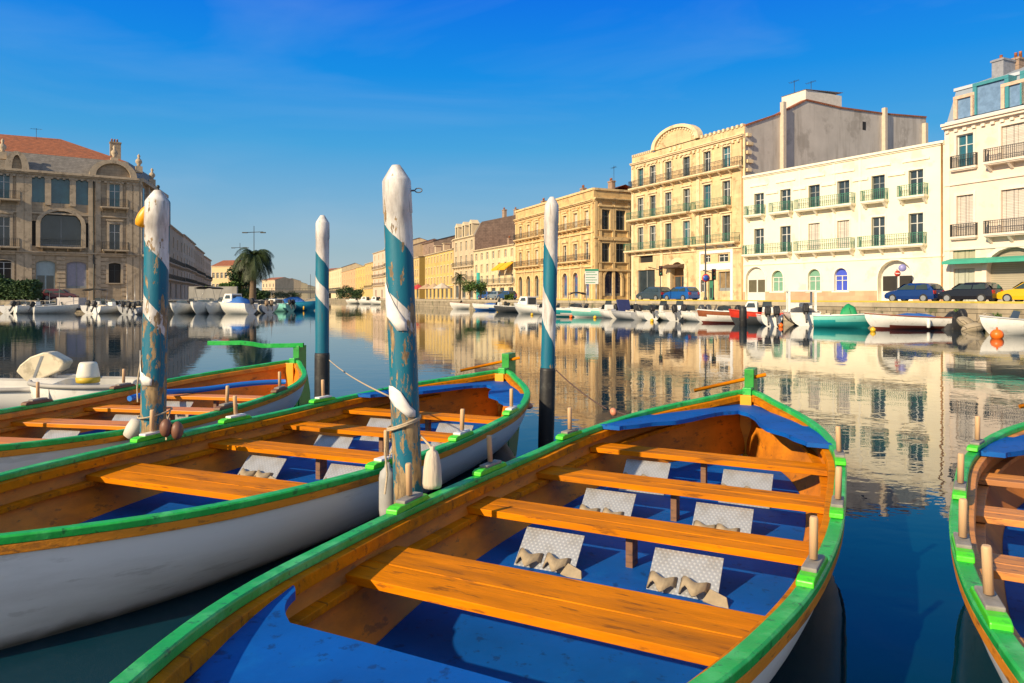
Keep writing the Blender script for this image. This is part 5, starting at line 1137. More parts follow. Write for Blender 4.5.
def mboat(label, px, y, L_, B, ang, Hf=.75, Hb=.6, c=None, band=None, gun=None, ob=1, obm=None, cabin=0, canopy=0, cover=None, console=0, fender=None, grp=None, dy=0, transom=.8, tilt=-.5, frame=0, mast=0, rail=0, cat='motor boat'):
    Y = H*F/(y-YH)+dy; t = thing('motor_boat', label, cat, (wx(px, Y), Y+abs(cos(radians(ang)))*L_/2, 0), radians(ang), grp)
    c = c or M_gel; ms = [c]+[m for _, _, m in (band or [])]
    hull_mesh(L_, B, Hf, Hb, ms, t, band=[(a, b_) for a, b_, _ in band] if band else None, transom=transom, gun=gun, deck=.35)
    if ob:
        for i in range(ob): outboard(t, ((i-(ob-1)/2)*.5, -L_/2-.12, Hb+.12), tilt, obm, 1.05)
    if cabin:
        q = MB(); prismbox(q, -B*.34, B*.34, -L_*.05, L_*.28, Hb-.1, Hb+cabin, .08, .05, .45); cb = q.build('cabin', M_gel, t, bevel=.04)
        z0, z1 = Hb+cabin*.5, Hb+cabin*.85
        for s in (-1, 1): q = MB(); q.poly([(s*(B*.34-.005-.02), 0, z0), (s*(B*.34-.005-.02), L_*.17, z0), (s*(B*.34-.04), L_*.13, z1), (s*(B*.34-.04), .06, z1)]); w_ = q.build('cabin_window', M_wind, cb); w_.location = (s*.02, 0, 0)
        q = MB(); q.box(-B*.25, -L_*.05-.02, Hb+.1, B*.25, -L_*.05+.04, z1); q.build('cabin_door', M_wind, cb)
    if console:
        q = MB(); prismbox(q, -.35, .35, -.25, .3, Hb-.3, Hb+.45, .05, 0, .1); cs = q.build('console', M_gel, t, bevel=.02); q = MB(); q.poly([(-.3, .2, Hb+.45), (.3, .2, Hb+.45), (.25, .05, Hb+.8), (-.25, .05, Hb+.8)]); q.build('windscreen', M_wind, cs)
    if canopy:
        z = Hb+canopy; q = MB(); rows = [[(-B*.48, yy, z-.08), (-B*.3, yy, z+.02), (0, yy, z+.06), (B*.3, yy, z+.02), (B*.48, yy, z-.08)] for yy in (-L_*.3, -L_*.1, L_*.12)]; q.grid(rows, 0, True); q.grid([[(p[0], p[1], p[2]-.12) for p in r] for r in rows], 0, True); q.grid([rows[0], [(p[0], p[1], p[2]-.12) for p in rows[0]]], 0); q.build('bimini_top', M_bimini, t)
        for s in (-1, 1):
            q = MB(); q.tube([(s*B*.45, -L_*.28, z-.1), (s*B*.45, -L_*.05, Hb), (s*B*.45, L_*.1, z-.1)], .02, 5); q.build('bimini_pole', M_steel, t)
    if frame:
        z = Hb+frame; q = MB()
        q.box(-B*.38, -.9, z, B*.38, .7, z+.1)
        for s in (-1, 1):
            prismbox(q, s*B*.36-.07, s*B*.36+.07, -.9, -.65, Hb-.1, z); prismbox(q, s*B*.34-.06, s*B*.34+.06, .5, .7, Hb-.1, z)
        q.box(-B*.34, .55, Hb-.1, B*.34, .68, Hb+frame*.45); q.build('wheelhouse', M_gel, t, bevel=.02)
    if cover: tarp(t, -B*.38, B*.38, -L_*.38, L_*.2, Hb-.02, cover[1], cover[0])
    if fender:
        for i, s in enumerate(fender): q = MB(); q.lathe([(.03, -.25), (.09, -.2), (.1, 0), (.09, .2), (.03, .25)], (s[0]*B/2*1.05, s[1]*L_, .35), 8); q.build('fender', s[2], t)
    if not cabin and not cover and not frame:
        q = MB(); q.box(-B*.3, -L_*.30, Hb-.25, B*.3, -L_*.22, Hb+.12); q.build('bench', mat('cream_boat_cushion', (.6, .52, .40), .7, .1), t)
        q = MB(); q.poly([(-B*.36, L_*.13, Hb+.05), (0, L_*.17, Hb+.08), (0, L_*.12, Hb+.5), (-B*.3, L_*.09, Hb+.45)]); q.poly([(B*.36, L_*.13, Hb+.05), (0, L_*.17, Hb+.08), (0, L_*.12, Hb+.5), (B*.3, L_*.09, Hb+.45)]); q.build('windscreen', M_wind, t)
    if mast: q = MB(); q.tube([(0, L_*.05, Hb), (0, L_*.05, Hb+mast)], .03, 5); q.build('mast', M_steel, t)
    if rail:
        for s in (-1, 1):
            q = MB(); q.tube([(s*B*.42, L_*.12, Hb+.1), (s*B*.40, L_*.18, Hb+.45), (s*B*.2, L_*.40, Hf+.4), (0, L_*.47, Hf+.4)], .018, 5); q.build('bow_rail', M_steel, t)
    return t
W_ = M_gel; M_ybuoy = mat('yellow_buoy', (.75, .45, .02), .4, .1); M_obuoy = mat('orange_buoy', (.85, .16, .01), .4, .1)
# golden quay
mboat('small white dinghy with light blue inside beside the big orange buoy', 1030, 335.5, 3.6, 1.4, 78, .85, .62, ob=0, grp=GRT, gun=M_lgrey, cat='dinghy')
t = mboat('white boat with oxide red bottom, brown rim and blue tarpaulin inside', 908, 329.5, 4.1, 1.7, 82, .85, .65, band=[(-1, .18, M_rust)], gun=M_brownrim, ob=0, cover=(M_bluec, .22), grp=GRT, fender=[(-1, -.2, W_)], cat='boat')
t = mboat('turquoise open boat with pale aqua bow and a green sack on board', 850, 328.3, 3.1, 1.6, -118, .8, .68, c=M_teal, band=[(.40, .9, M_aqua)], ob=0, grp=GRT, gun=W_, cat='boat')
tarp(t, -.4, .5, -.2, .7, .75, .55, M_greenc, 'green_sack')
mboat('white boat with a tall open wheelhouse frame in front of the white building', 814, 326, 4.2, 2.1, -14, .95, .8, ob=1, frame=1.25, grp=GRT, cover=(M_dgrey, .35))
mboat('white boat with two dark outboards, between the wheelhouse and the red boat', 779, 326.2, 4.0, 1.5, -12, .85, .65, ob=2, grp=GRT, console=1)
mboat('red and black boat with a white cabin beside the black piling', 759, 325.2, 3.2, 1.6, 68, .95, .72, c=M_redp, band=[(-1, .48, M_dgrey), (-1, -.5, M_rust)], ob=0, cabin=.75, grp=GRT, gun=M_redp)
mboat('white wooden boat with a broad brown rim and oxide bottom', 724, 323.4, 3.2, 1.6, 74, .9, .75, band=[(-1, .12, M_rust), (.5, .9, M_brownrim)], ob=0, grp=GRT, gun=W_, cat='boat')
mboat('white motor boat with twin grey outboards moored below the round blue and red sign', 698, 321.8, 4.2, 1.7, 12, .85, .65, ob=2, obm=M_dgrey, grp=GRT)
mboat('white motor boat with a single black outboard under the bright blue car', 670, 321, 4.2, 1.7, 8, .85, .65, grp=GRT, console=1, rail=1)
mboat('white motor boat with yellow buoy at its stern, under the dark estate car', 650, 320.6, 4.0, 1.6, 4, .85, .62, grp=GRT, tilt=-.9)
for i, (px_, yy, an, lb, kw) in enumerate(((686, 320.8, -6, 'little white boat squeezed under the tail of the bright blue car', dict(ob=1, console=1)), (660, 320.2, 12, 'little pale grey boat moored under the gap between the two blue cars', dict(ob=1, c=M_lgrey)), (640, 319.8, -10, 'little white boat with a short mast beside the navy sheet dinghy', dict(ob=1, mast=1.6)), (612, 318.6, 10, 'little white boat between the navy sheet dinghy and the mint striped boat', dict(ob=1, console=1)), (578, 316.6, 5, 'little white boat moored behind the mint and teal striped boats', dict(ob=1, canopy=1.5)), (546, 315.5, 10, 'little white boat beside the slim centre post, towards the corner building', dict(ob=1, rail=1)), (735, 323.4, 5, 'little white boat with engine up between the piling and the brown rimmed boat', dict(ob=1)), (500, 310.9, 20, 'little white boat wedged between the dark boat and the blue one', dict(ob=1, console=1)), (476, 309.3, 10, 'little grey boat beside the fishing boat, by the round quay trees', dict(ob=1, c=M_lgrey)))):
    mboat(lb, px_, yy, 3.8, 1.5, an, .85, .65, grp=GRT, **kw)
t = mboat('grey dinghy with a tilted navy sheet standing at its stern', 630, 320, 4.0, 1.8, 20, .75, .6, c=M_lgrey, grp=GRT, tilt=-.8)
q = MB(); q.prism_x([(-.05, .2), (.08, .2), (.65, 1.5), (.5, 1.55)], -.55, .55); q.build('navy_sheet', M_navy, t, bevel=.03)
mboat('white boat with a mint green side stripe moored before the corner building', 592, 317.6, 3.8, 1.7, 66, .85, .7, band=[(.12, .55, M_aqua)], ob=0, grp=GRT, rail=1)
mboat('white boat with a dark teal side stripe moored before the corner building', 563, 317, 3.6, 1.7, 70, .85, .7, band=[(.3, .62, M_teal), (-1, .1, M_teal)], ob=0, grp=GRT)
mboat('white cabin cruiser with side windows behind the slim centre post', 531, 314.3, 5.0, 2.1, 40, 1.1, .9, cabin=.9, ob=1, grp=GRT, rail=1)
mboat('long dark boat with white engine cover, moored by the cream house', 513, 312.3, 4.6, 1.7, 78, .8, .62, c=M_dgrey, gun=W_, ob=1, obm=W_, grp=GRT)
mboat('white and blue open boat moored by the cream house with yellow awnings', 488, 310.5, 4.4, 1.7, 75, .9, .7, band=[(-1, .3, M_bluec)], ob=0, cover=(M_bluec, .3), grp=GRT, cat='boat')
mboat('white wooden fishing boat with pointed bow, moored before the small palm', 464, 309.1, 4.4, 1.8, 80, 1.05, .8, ob=0, grp=GRT, gun=M_brownrim, mast=2, cat='boat')
for i, (px_, yy, cc, cv, lb) in enumerate(((447, 307.4, M_lgrey, M_bluec, 'light grey boat under a blue cover near the red awning'), (438, 306.8, W_, M_navy, 'white boat under a navy cover near the red awning'), (429, 306.3, M_dgrey, M_navy, 'dark boat under a navy cover near the yellow terrace'), (421, 305.9, W_, M_bluec, 'white boat with blue cover next to the thick striped post'))):
    mboat(lb, px_, yy, 5.0, 2.0, 70+i*4, .95, .75, c=cc, ob=1, cover=(cv, .5), grp=GRT)
for i, (px_, yy, lb) in enumerate(((376, 304.7, 'tiny white cruiser moored below the pale pink house'), (366, 304.2, 'tiny white cruiser moored below the ochre house'), (355, 303.8, 'tiny covered boat moored near the end of the quay'))):
    mboat(lb, px_, yy, 6, 2.2, 50+i*12, 1.1, .9, ob=0, cabin=1.0, cover=None, grp=GRT)
# mansion quay
def lm(*a, **k):
    k.setdefault('grp', GL); k.setdefault('rail', 1)
    a = list(a); a[6:6] = []; k['Hf'] = 1.15*k.get('Hf', a[6] if len(a) > 6 else .9); k['Hb'] = 1.15*k.get('Hb', a[7] if len(a) > 7 else .7); a = a[:6]
    return mboat(*a, **k)
lm('white stern of a boat cut by the picture edge on the mansion quay', 1, 313.6, 4.5, 1.8, 15, .9, .7, ob=0)
lm('white open boat with raised console, just past the dark hedge', 27, 313.6, 4.2, 1.8, -38, .9, .7, console=1)
lm('white boat with a pale mast under the pale blue door', 49, 313.7, 4.2, 1.7, -50, .85, .65, mast=2.6)
lm('white boat with a long black bimini top in front of the violet window', 85, 313.7, 4.6, 2.0, 10, .95, .75, canopy=1.75, console=1)
lm('white sport boat with folded windscreen below the mansion drainpipe', 102, 313.9, 4.0, 1.8, -20, .9, .68, console=1, rail=1)
lm('white boat with a pale mast below the mansion corner', 117, 314.2, 4.2, 1.7, 25, .9, .68, mast=3.2, ob=2)
lm('boat with dark engines tucked beside the striped post with the float', 132, 314.6, 3.8, 1.7, 0, .8, .62, c=M_lgrey, ob=2)
lm('white boat with rounded bow seen just past the post with the float', 175, 314.2, 4.2, 1.9, 170, 1.0, .8, ob=0, rail=1)
lm('white boat with a black bimini top before the low grey wall', 196, 314.3, 5.0, 2.2, 172, 1.1, .85, ob=0, canopy=1.8, rail=1)
lm('white boat with steel bow rail between the bimini boat and the cabin boat', 213, 314.1, 4.6, 1.9, 160, 1.05, .8, ob=0, console=1, rail=1)
lm('white cabin boat with a blue canopy back, near the palm', 231, 314.2, 4.8, 2.1, 60, 1.1, .95, cabin=1.0, ob=1, cover=(M_bluec, .7))
lm('white boat with brown upholstery moored at the foot of the palm', 257, 313.4, 4.4, 1.9, 35, .9, .75, ob=2, obm=mat('brownish_motor', (.25, .17, .1), .5, .1))
lm('pale aqua boat with windscreen behind the sky blue boat', 274, 311.6, 5.0, 2.0, 55, 1.0, .8, c=M_aqua, ob=2, cabin=.6)
lm('sky blue boat with blue cover and yellow fenders past the palm', 297, 310.6, 5.6, 2.1, -88, 1.1, .85, c=M_skyb, ob=0, cover=(M_bluec, .8), fender=[(1, -.25, M_ybuoy), (1, .2, M_ybuoy)])
for i, (px_, yy, an, lb, kw) in enumerate(((13, 313.3, 20, 'little white boat between the cut-off stern and the raised console boat', {}), (38, 313.2, 8, 'little white boat behind the raised console boat', dict(mast=1.5)), (93, 313.2, -15, 'little white boat beside the long black bimini', dict(console=1)), (110, 313.4, 12, 'little white boat between the sport boat and the mansion corner boat', {}), (125, 313.3, -18, 'little white boat with a tall mast below the mansion corner pilasters', dict(mast=3.5)),
    (140, 314, 5, 'little white boat half hidden by the post with the float', {}), (184, 313.5, 15, 'little white boat just before the low grey wall begins', dict(console=1)), (204, 313.5, -10, 'little white boat below the low grey wall, beside the bimini', dict(console=1)), (221, 313.6, 10, 'little white boat below the green hedge', {}), (245, 313.2, -14, 'little white boat between the cabin boat and the palm trunk', dict(console=1)), (266, 312.4, 8, 'little white boat just past the palm trunk', dict(mast=2)), (284, 311.0, -12, 'little white boat hidden behind the sky blue boat', {}))):
    lm(lb, px_, yy, 3.7, 1.6, an, .85, .68, ob=1+i % 2, **kw)
# the square white pontoon box
Y_ = 78.5; t = thing('pontoon_shed', 'square white floating shed between the masted boat and the bimini boat', 'floating shed', (wx(65, Y_), Y_+1, 0), radians(5))
q = MB(); q.box(-1.0, -.9, .55, 1.25, .9, 1.7); q.build('shed_wall', mat('dirty_white_sheet', (.52, .48, .46), .7, .1), t); q = MB(); q.box(-1.1, -1, .3, 1.35, 1, .55); q.build('pontoon', M_black, t); q = MB(); q.box(-1.08, -.95, .6, -1.01, .5, 1.6); q.build('door', M_dgrey, t)
# buoys
def buoy(px, y, r, m, label, z=.6):
    Y = H*F/(y-YH); q = MB(); q.ball((0, 0, r*z), r, 10, 0, .95); q.tube([(0, 0, r*z+r*.9), (0, 0, r*z+r*1.25)], r*.15, 6); o = q.build('buoy', m); o.location = (wx(px, Y), Y, 0); tag(o, label, 'buoy', 'small mooring buoys along the golden quay')
buoy(997, 338.5, .25, M_obuoy, 'largest buoy, bright orange, floating by the small white dinghy')
for px_, y_, m_, lb in ((873, 331.5, M_ybuoy, 'yellow buoy at the bow of the boat with the oxide red bottom'), (708, 322.8, M_obuoy, 'orange buoy between the brown rimmed boat and the twin grey outboards'), (652, 321.8, M_ybuoy, 'yellow buoy behind the boat under the dark estate car'), (595, 318.4, M_ybuoy, 'yellow buoy by the mint striped boat'), (571, 317.6, M_obuoy, 'orange buoy by the teal striped boat'), (498, 311.9, M_ybuoy, 'yellow buoy by the long dark boat'), (532, 315.3, M_ybuoy, 'yellow buoy by the cabin cruiser'), (781, 327.0, M_obuoy, 'orange buoy under the twin outboards of the white boat')):
    buoy(px_, y_, .14, m_, lb)
# black piling
q = MB(); Y_ = 42.5; q.lathe([(.22, -1), (.22, .9), (.19, 1.15), (.1, 1.2)], n=12); o = q.build('piling', M_black); o.location = (wx(743, Y_), Y_, 0); tag(o, 'thick black piling standing in the water beside the red boat', 'piling')
# black covered engine heap beside the boat with oxide bottom
t = thing('covered_outboard', 'outboard wrapped in black plastic at the quay foot, by the boat with the blue tarpaulin', 'covered outboard', (wx(955, 38.5), 38.5, 0))
tarp(t, -.85, .85, -.6, .6, .0, .95, M_black, 'plastic_wrap'); outboard(t, (.1, -.5, .7), -.7)
for i, (px_, z_) in enumerate(((972, .1), (981, .15), (990, .1), (966, .4), (985, .55))):
    Y_ = 36.8+.4*(i % 2); q = MB(); q.ball((0, 0, 0), .45+.1*R(), 7, 0, .6); o = q.build('rock', M_quay); o.location = (wx(px_, Y_), Y_, z_); o.rotation_euler = (R(), R(), R()*3); tag(o, 'rough pale boulder lying at the foot of the quay behind the orange buoy', 'rock', 'boulders at the quay foot')

# ------------------------------------------------------------------ cars
M_tyre = mat('car_tyre', (.02, .02, .02), .8, .1); M_rim = mat('alloy_rim', (.5, .5, .48), .3, .05, metal=.6); M_carglass = mat('car_glass', (.04, .06, .06), .05, .1); M_lamp = mat('red_tail_lamp', (.5, .02, .02), .3, .05); M_head = mat('clear_head_lamp', (.7, .7, .65), .2, .05)
def car(label, px, Y, m, L_=3.9, Hc=1.45, rev=0, kind='hatch', base=ZQ, ang=None, grp='cars parked along the golden quay', B=1.68):
    d = Vector((-.5, .866)) if ang is None else Vector((cos(ang), sin(ang)))   # towards the bow of the car
    t = thing('parked_car', label, 'car', (wx(px, Y), Y, base+.006), atan2(d.y, d.x), grp)
    f = L_/3.9; hb = .80; h_ = B/2
    # stations along x (front = +)
    st = [(-1.95, .30, .62, .62, .0), (-1.90, .22, .86, .90, .04), (-1.70, .20, .90, Hc-.28, .12), (-1.45, .20, .90, Hc-.04, .17), (-.9, .20, .89, Hc, .18), (-.1, .20, .88, Hc-.01, .18), (.35, .20, .87, Hc-.12, .18), (.95, .20, .86, .92, .10), (1.45, .21, .80, .82, .06), (1.80, .25, .68, .69, .03), (1.95, .32, .5, .52, .0)]
    rows = []
    for x, zb, zw, zr__, tp in st:
        e = 1-.10*abs(x/1.95)**4; w = h_*e; rows.append([(x*f, -w*.96, zb), (x*f, -w, zb+.25), (x*f, -w*.985, zw), (x*f, -(w-tp), zr__), (x*f, 0, zr__+.03), (x*f, (w-tp), zr__), (x*f, w*.985, zw), (x*f, w, zb+.25), (x*f, w*.96, zb)])
    q = MB(); idx = q.grid(rows, 0, False, True); q.face(list(reversed(idx[0]))); q.face(idx[-1]); body = q.build('body', m, t, fix=True)
    bv = body.modifiers.new('b', 'BEVEL'); bv.width = .03; bv.segments = 2; bv.limit_method = 'ANGLE'
    for s in (-1, 1):
        for (xa, xb, xc, xd) in ((-1.55, -1.38, -.62, -.62), (-.54, -.54, .22, .82)):
            yb, yt = s*(h_*.985+.004), s*(h_-.175+.006); q = MB(); q.poly([(xa*f, yb, .93), (xd*f, yb, .93), (xc*f, yt, Hc-.10), (xb*f, yt, Hc-.10)]); w_ = q.build('side_window', M_carglass, t); so2 = w_.modifiers.new('t', 'SOLIDIFY'); so2.thickness = .01
        for xw in (-1.22, 1.22):
            q = MB(); q.M = Matrix.Translation((xw*f, s*(h_-.09), .30)) @ Matrix.Rotation(pi/2, 4, 'X'); q.lathe([(.22, -.10), (.29, -.10), (.31, -.07), (.31, .07), (.29, .10), (.22, .10)], n=18); wl = q.build('wheel', M_tyre, t)
            q = MB(); q.M = Matrix.Translation((xw*f, s*(h_-.09), .30)) @ Matrix.Rotation(pi/2, 4, 'X'); q.lathe([(.20, -.104), (.205, -.06), (.205, .06), (.20, .104)], n=12); q.build('rim', M_rim, wl)
        q = MB(); q.box(-1.97*f, s*(h_-.30)-.12, .62, -1.84*f, s*(h_-.22)+.12, .86); q.build('tail_light', M_lamp, t); q = MB(); q.box(1.70*f, s*(h_-.30)-.15, .52, 1.90*f, s*(h_-.26)+.12, .66); q.build('headlight', M_head, t)
    q = MB(); q.poly([(.98*f, -h_*.80, .93), (.98*f, h_*.80, .93), (.40*f, h_*.74, Hc-.09), (.40*f, -h_*.74, Hc-.09)]); w_ = q.build('windscreen', M_carglass, t); w_.location = (.03, 0, .04)
    q = MB(); q.poly([(-1.88*f, h_*.78, .95), (-1.88*f, -h_*.78, .95), (-1.58*f, -h_*.70, Hc-.12), (-1.58*f, h_*.70, Hc-.12)]); w_ = q.build('rear_window', M_carglass, t); w_.location = (-.05, 0, .02)
    return t
def paint(n, c): return mat(n, c, .22, .03, 2, coat=.5)
car('royal blue small estate car parked outside the white building', 914, 55.0, paint('royal_blue_paint', (.006, .035, .17)), 3.8, 1.42)
car('black small hatchback parked before the teal awning', 970, 51.5, paint('black_car_paint', (.012, .012, .018)), 3.7, 1.40)
car('yellow car cut by the picture edge', 1034, 48.5, paint('yellow_car_paint', (.70, .42, .01)), 4.0)
car('dark blue grey estate car outside the arched pediment building', 654, 74, paint('steel_blue_paint', (.04, .065, .09)), 3.8, 1.42)
car('bright blue hatchback with sunlit bonnet outside the arched pediment building', 681, 71, paint('bright_blue_paint', (.008, .09, .34)), 3.6, 1.38)
for i, (px_, Y_, c_, lb) in enumerate(((507, 118, (.03, .08, .2), 'small dark blue car in front of the cream house'), (496, 124, (.2, .25, .3), 'small silver car in front of the cream house'), (486, 131, (.04, .1, .3), 'small blue car by the turquoise entrance'))):
    car(lb, px_, Y_, paint('far_car_paint_%d' % i if False else ['navy_car_paint', 'silver_car_paint', 'mid_blue_car_paint'][i], c_), 4.0)
car('small pale car under the hedge of the mansion', 30, 92, paint('pale_car_paint', (.35, .45, .5)), 4.0, ang=.35, grp='cars parked before the mansion')
car('maroon car parked in the mansion shade next to the pale blue door', 60, 93, paint('maroon_car_paint', (.12, .03, .04)), 4.0, ang=.35, grp='cars parked before the mansion')

# yellow wheel stop beam along the golden quay
e3, e4 = offs(EDGE_R[:6], .7), offs(EDGE_R[:6], .95)
q = MB(); rows = [[(a[0], a[1], ZQ+.03), (a[0], a[1], ZQ+.14), (b_[0], b_[1], ZQ+.14), (b_[0], b_[1], ZQ+.03)] for a, b_ in zip(e3, e4)]
q.grid(rows, 0, False, True); tag(q.build('wheel_stop', mat('yellow_line_paint', (.52, .40, .06), .6, .15, 2)), 'long low yellow wheel stop beam running along the golden quay edge', 'wheel stop')

# ------------------------------------------------------------------ lamps, signs, traffic lights
def lamp(px, Y, ytop, label, arms=0, r=.06, name='street_lamp', cat='street lamp'):
    t = thing(name, label, cat, (wx(px, Y), Y, ZQ)); h = wz(ytop, Y)-ZQ
    q = MB(); q.lathe([(r*2, 0), (r*2, .3), (r*1.2, .4), (r, 1.2), (r*.7, h)], n=8); q.build('pole', M_iron, t)
    if arms:
        z = h-.9; q = MB(); q.tube([(-arms, 0, z), (arms, 0, z+.1)], .05, 5); q.build('cross_arm', M_iron, t)
        for s in (-1, 1): q = MB(); q.box(s*arms-.35, -.12, z-.08, s*arms+.35, .12, z+.06); q.build('lamp_head', M_iron, t)
    return t, h
lamp(254, 100, 226, 'tall street lamp with two cross arms rising out of the palm', 1.25)
lamp(240, 135, 243, 'second, lower cross armed street lamp beyond the palm', 1.25)
lamp(310.5, 300, 274, 'thin distant lamp post above the bridge', 0, .10); lamp(315.5, 280, 271, 'thin distant lamp post touching the slim striped post', 0, .10)
t, h = lamp(705.5, 62, 224, 'tall dark post carrying a round blue and red sign before the white shop front', 0, .08, 'sign_post', 'sign post')
q = MB(); z = wz(278, 62)-ZQ; q.M = Matrix.Translation((0, -.1, z)) @ Matrix.Rotation(pi/2, 4, 'X'); q.lathe([(.01, 0), (.34, 0), (.34, .03), (.01, .03)], n=20); sg = q.build('round_sign', M_redp, t)
q = MB(); q.M = Matrix.Translation((0, -.135, z)) @ Matrix.Rotation(pi/2, 4, 'X'); q.lathe([(.01, 0), (.25, 0), (.25, .01), (.01, .01)], n=20); q.build('sign_centre', mat('traffic_blue', (.02, .08, .4), .4, .05), sg)
def traffic(px, Y, ytop, label, arm=0):
    t, h = lamp(px, Y, ytop, label, 0, .05, 'traffic_light', 'traffic light'); q = MB(); q.box(-.16, -.22, h-.95, .16, .02, h); hd = q.build('signal_head', M_black, t)
    for i, c_ in enumerate(((.12, .01, .01), (.12, .07, .01), (.01, .12, .05))):
        q = MB(); q.M = Matrix.Translation((0, -.225, h-.16-.3*i)) @ Matrix.Rotation(pi/2, 4, 'X'); q.lathe([(.005, 0), (.1, 0), (.1, .02), (.005, .03)], n=10); q.build('signal_lens', mat(('red_lens', 'amber_lens', 'green_lens')[i], c_, .2, .05), hd)
    if arm: q = MB(); q.tube([(-arm, 0, h-.1), (0, 0, h-.4)], .04, 5); q.build('arm', M_iron, t)
traffic(713.5, 63, 269, 'traffic light beside the tall dark sign post', .9); traffic(660.5, 70, 266, 'traffic light before the dark estate car and shop window', 1.2)
t, h = lamp(897, 57.5, 269, 'thin post with a round red no entry sign at the large white doorway', 0, .035, 'road_sign', 'road sign')
for (dx, zz, rr, c1) in ((0, 273.5, .24, M_redp),):
    q = MB(); z = wz(zz, 57.5)-ZQ; q.M = Matrix.Translation((dx, -.06, z)) @ Matrix.Rotation(pi/2, 4, 'X'); q.lathe([(.01, 0), (rr, 0), (rr, .03), (.01, .03)], n=20); d_ = q.build('sign_disc', c1, t)
    q = MB(); q.box(-.16, -.108, z-.035, .16, -.098, z+.035); q.build('sign_bar', W_, d_)
q = MB(); q.M = Matrix.Translation((wx(900.5, 60.5), 60.2, wz(268, 60.3))) @ Matrix.Rotation(-pi/2-.5, 4, 'Z') @ Matrix.Rotation(pi/2, 4, 'Y'); q.lathe([(.01, 0), (.30, 0), (.30, .04), (.01, .04)], n=20); 
tag(q.build('round_plaque', mat('pale_violet_plaque', (.25, .25, .55), .4, .1)), 'round violet plaque over the large white doorway', 'plaque')
t = thing('direction_board', 'green and white lined direction board before the golden corner building', 'direction sign', (wx(591.5, 76), 76, ZQ))
zb_, zt_ = wz(284, 76)-ZQ, wz(271, 76)-ZQ
q = MB(); q.box(-.68, 0, zb_, .72, .06, zt_); bd = q.build('board', mat('sign_white', (.7, .7, .68), .5, .05), t)
for i in range(5): q = MB(); z = zb_+.12+i*.27; q.box(-.6, -.006, z, .4+.2*(i % 2), -.002, z+.07); q.build('sign_line', mat('sign_green', (.04, .28, .16), .5, .05), bd)
q = MB(); q.box(-.70, -.02, zt_, .74, .08, zt_+.22); q.build('sign_header', mat('sign_green', (.04, .28, .16)), bd)
for s in (-.5, .5): q = MB(); q.tube([(s, .1, 0), (s, .1, zt_)], .05, 6); q.build('board_leg', M_steel, t)

# ------------------------------------------------------------------ trees, palms, hedges
M_leaf = mat('dark_green_leaves', (.035, .075, .018), .6, .4, 1.5); M_leaf2 = mat('mid_green_leaves', (.07, .13, .02), .6, .4, 1.5); M_palm = mat('palm_frond_green', (.03, .05, .012), .55, .3, 2)
def leafmass(parent, name, m, c, rad, n, s, seed, flat=False):
    rn = random.Random(seed); q = MB(); lobes = [(Vector((rn.uniform(-.5, .5)*rad[0], rn.uniform(-.5, .5)*rad[1], rn.uniform(-.45, .5)*rad[2])), rn.uniform(.45, .65)) for _ in range(9)]
    for _ in range(n):
        if flat: p = Vector((rn.uniform(-1, 1)*rad[0], rn.uniform(-1, 1)*rad[1], (rn.random()*2-1)*rad[2]*(.8+.2*sin(rn.random()*9))))
        else:
            lc, lr = rn.choice(lobes); v = Vector((rn.gauss(0, 1), rn.gauss(0, 1), rn.gauss(0, 1))).normalized()*(rn.random()**.35)*lr; p = lc+Vector((v.x*rad[0], v.y*rad[1], v.z*rad[2]))
        a = Vector((rn.gauss(0, 1), rn.gauss(0, 1), rn.gauss(0, 1))).normalized(); b_ = a.orthogonal().normalized(); k_ = s*rn.uniform(.6, 1.3); P = Vector(c)+p
        q.poly([P-a*k_, P+b_*k_*.5, P+a*k_, P-b_*k_*.5])
    return q.build(name, m, parent)
def tree(label, px, Y, zc, rad, n, s, seed, m=M_leaf, trunk=True, name='round_tree', cat='tree', grp=None):
    t = thing(name, label, cat, (wx(px, Y), Y, ZQ), 0, grp)
    if trunk:
        q = MB(); q.tube([(0, 0, 0), (.05, 0, zc*.4), (0, .1, zc)], .16, 7, r1=.06); q.build('trunk', M_wood, t)
        for k_ in range(4): a = k_*1.6; q = MB(); q.tube([(0, 0, zc*.5), (cos(a)*rad[0]*.5, sin(a)*rad[1]*.5, zc+rad[2]*.3)], .06, 5, r1=.02); q.build('limb', M_wood, t)
    leafmass(t, 'crown', m, (0, 0, zc), rad, n, s, seed); return t
tree('dark rounded evergreen just beside the palm trunk', 241, 96, 2.6, (2.1, 2.0, 2.0), 2200, .16, 3)
tree('small round tree standing by the palm on the golden quay, one of two', 469.5, 112, 1.9, (1.35, 1.3, 1.3), 1200, .13, 4, M_leaf2)
tree('slightly smaller round tree next to the turquoise entrance', 480.5, 113, 1.8, (1.2, 1.2, 1.2), 1100, .13, 5, M_leaf2)
def hedge(label, p0, p1, Y, top, seed, m=M_leaf, n=3500, th=1.2, bumps=True):
    x0, x1 = wx(p0, Y), wx(p1, Y); h = wz(top, Y)-ZQ; t = thing('hedge', label, 'hedge', ((x0+x1)/2, Y, ZQ))
    rn = random.Random(seed); q = MB()
    for _ in range(n):
        x = rn.uniform(-1, 1)*(x1-x0)/2; hh = h*(.82+.18*sin(x*1.3+seed)+.08*sin(x*4.1)); P = Vector((x, rn.uniform(-th, th), rn.random()**.7*hh)); a = Vector((rn.gauss(0, 1), rn.gauss(0, 1), rn.gauss(0, 1))).normalized(); b_ = a.orthogonal().normalized(); k_ = .2*rn.uniform(.6, 1.3)
        q.poly([P-a*k_, P+b_*k_*.5, P+a*k_, P-b_*k_*.5])
    q.build('foliage', m, t)
hedge('tall dark clipped hedge before the mansion', -40, 24, 89, 275, 1, n=6000)
hedge('lower dark hedge stepping down next to the tall clipped hedge', 24, 37, 89, 280, 2, n=1600)
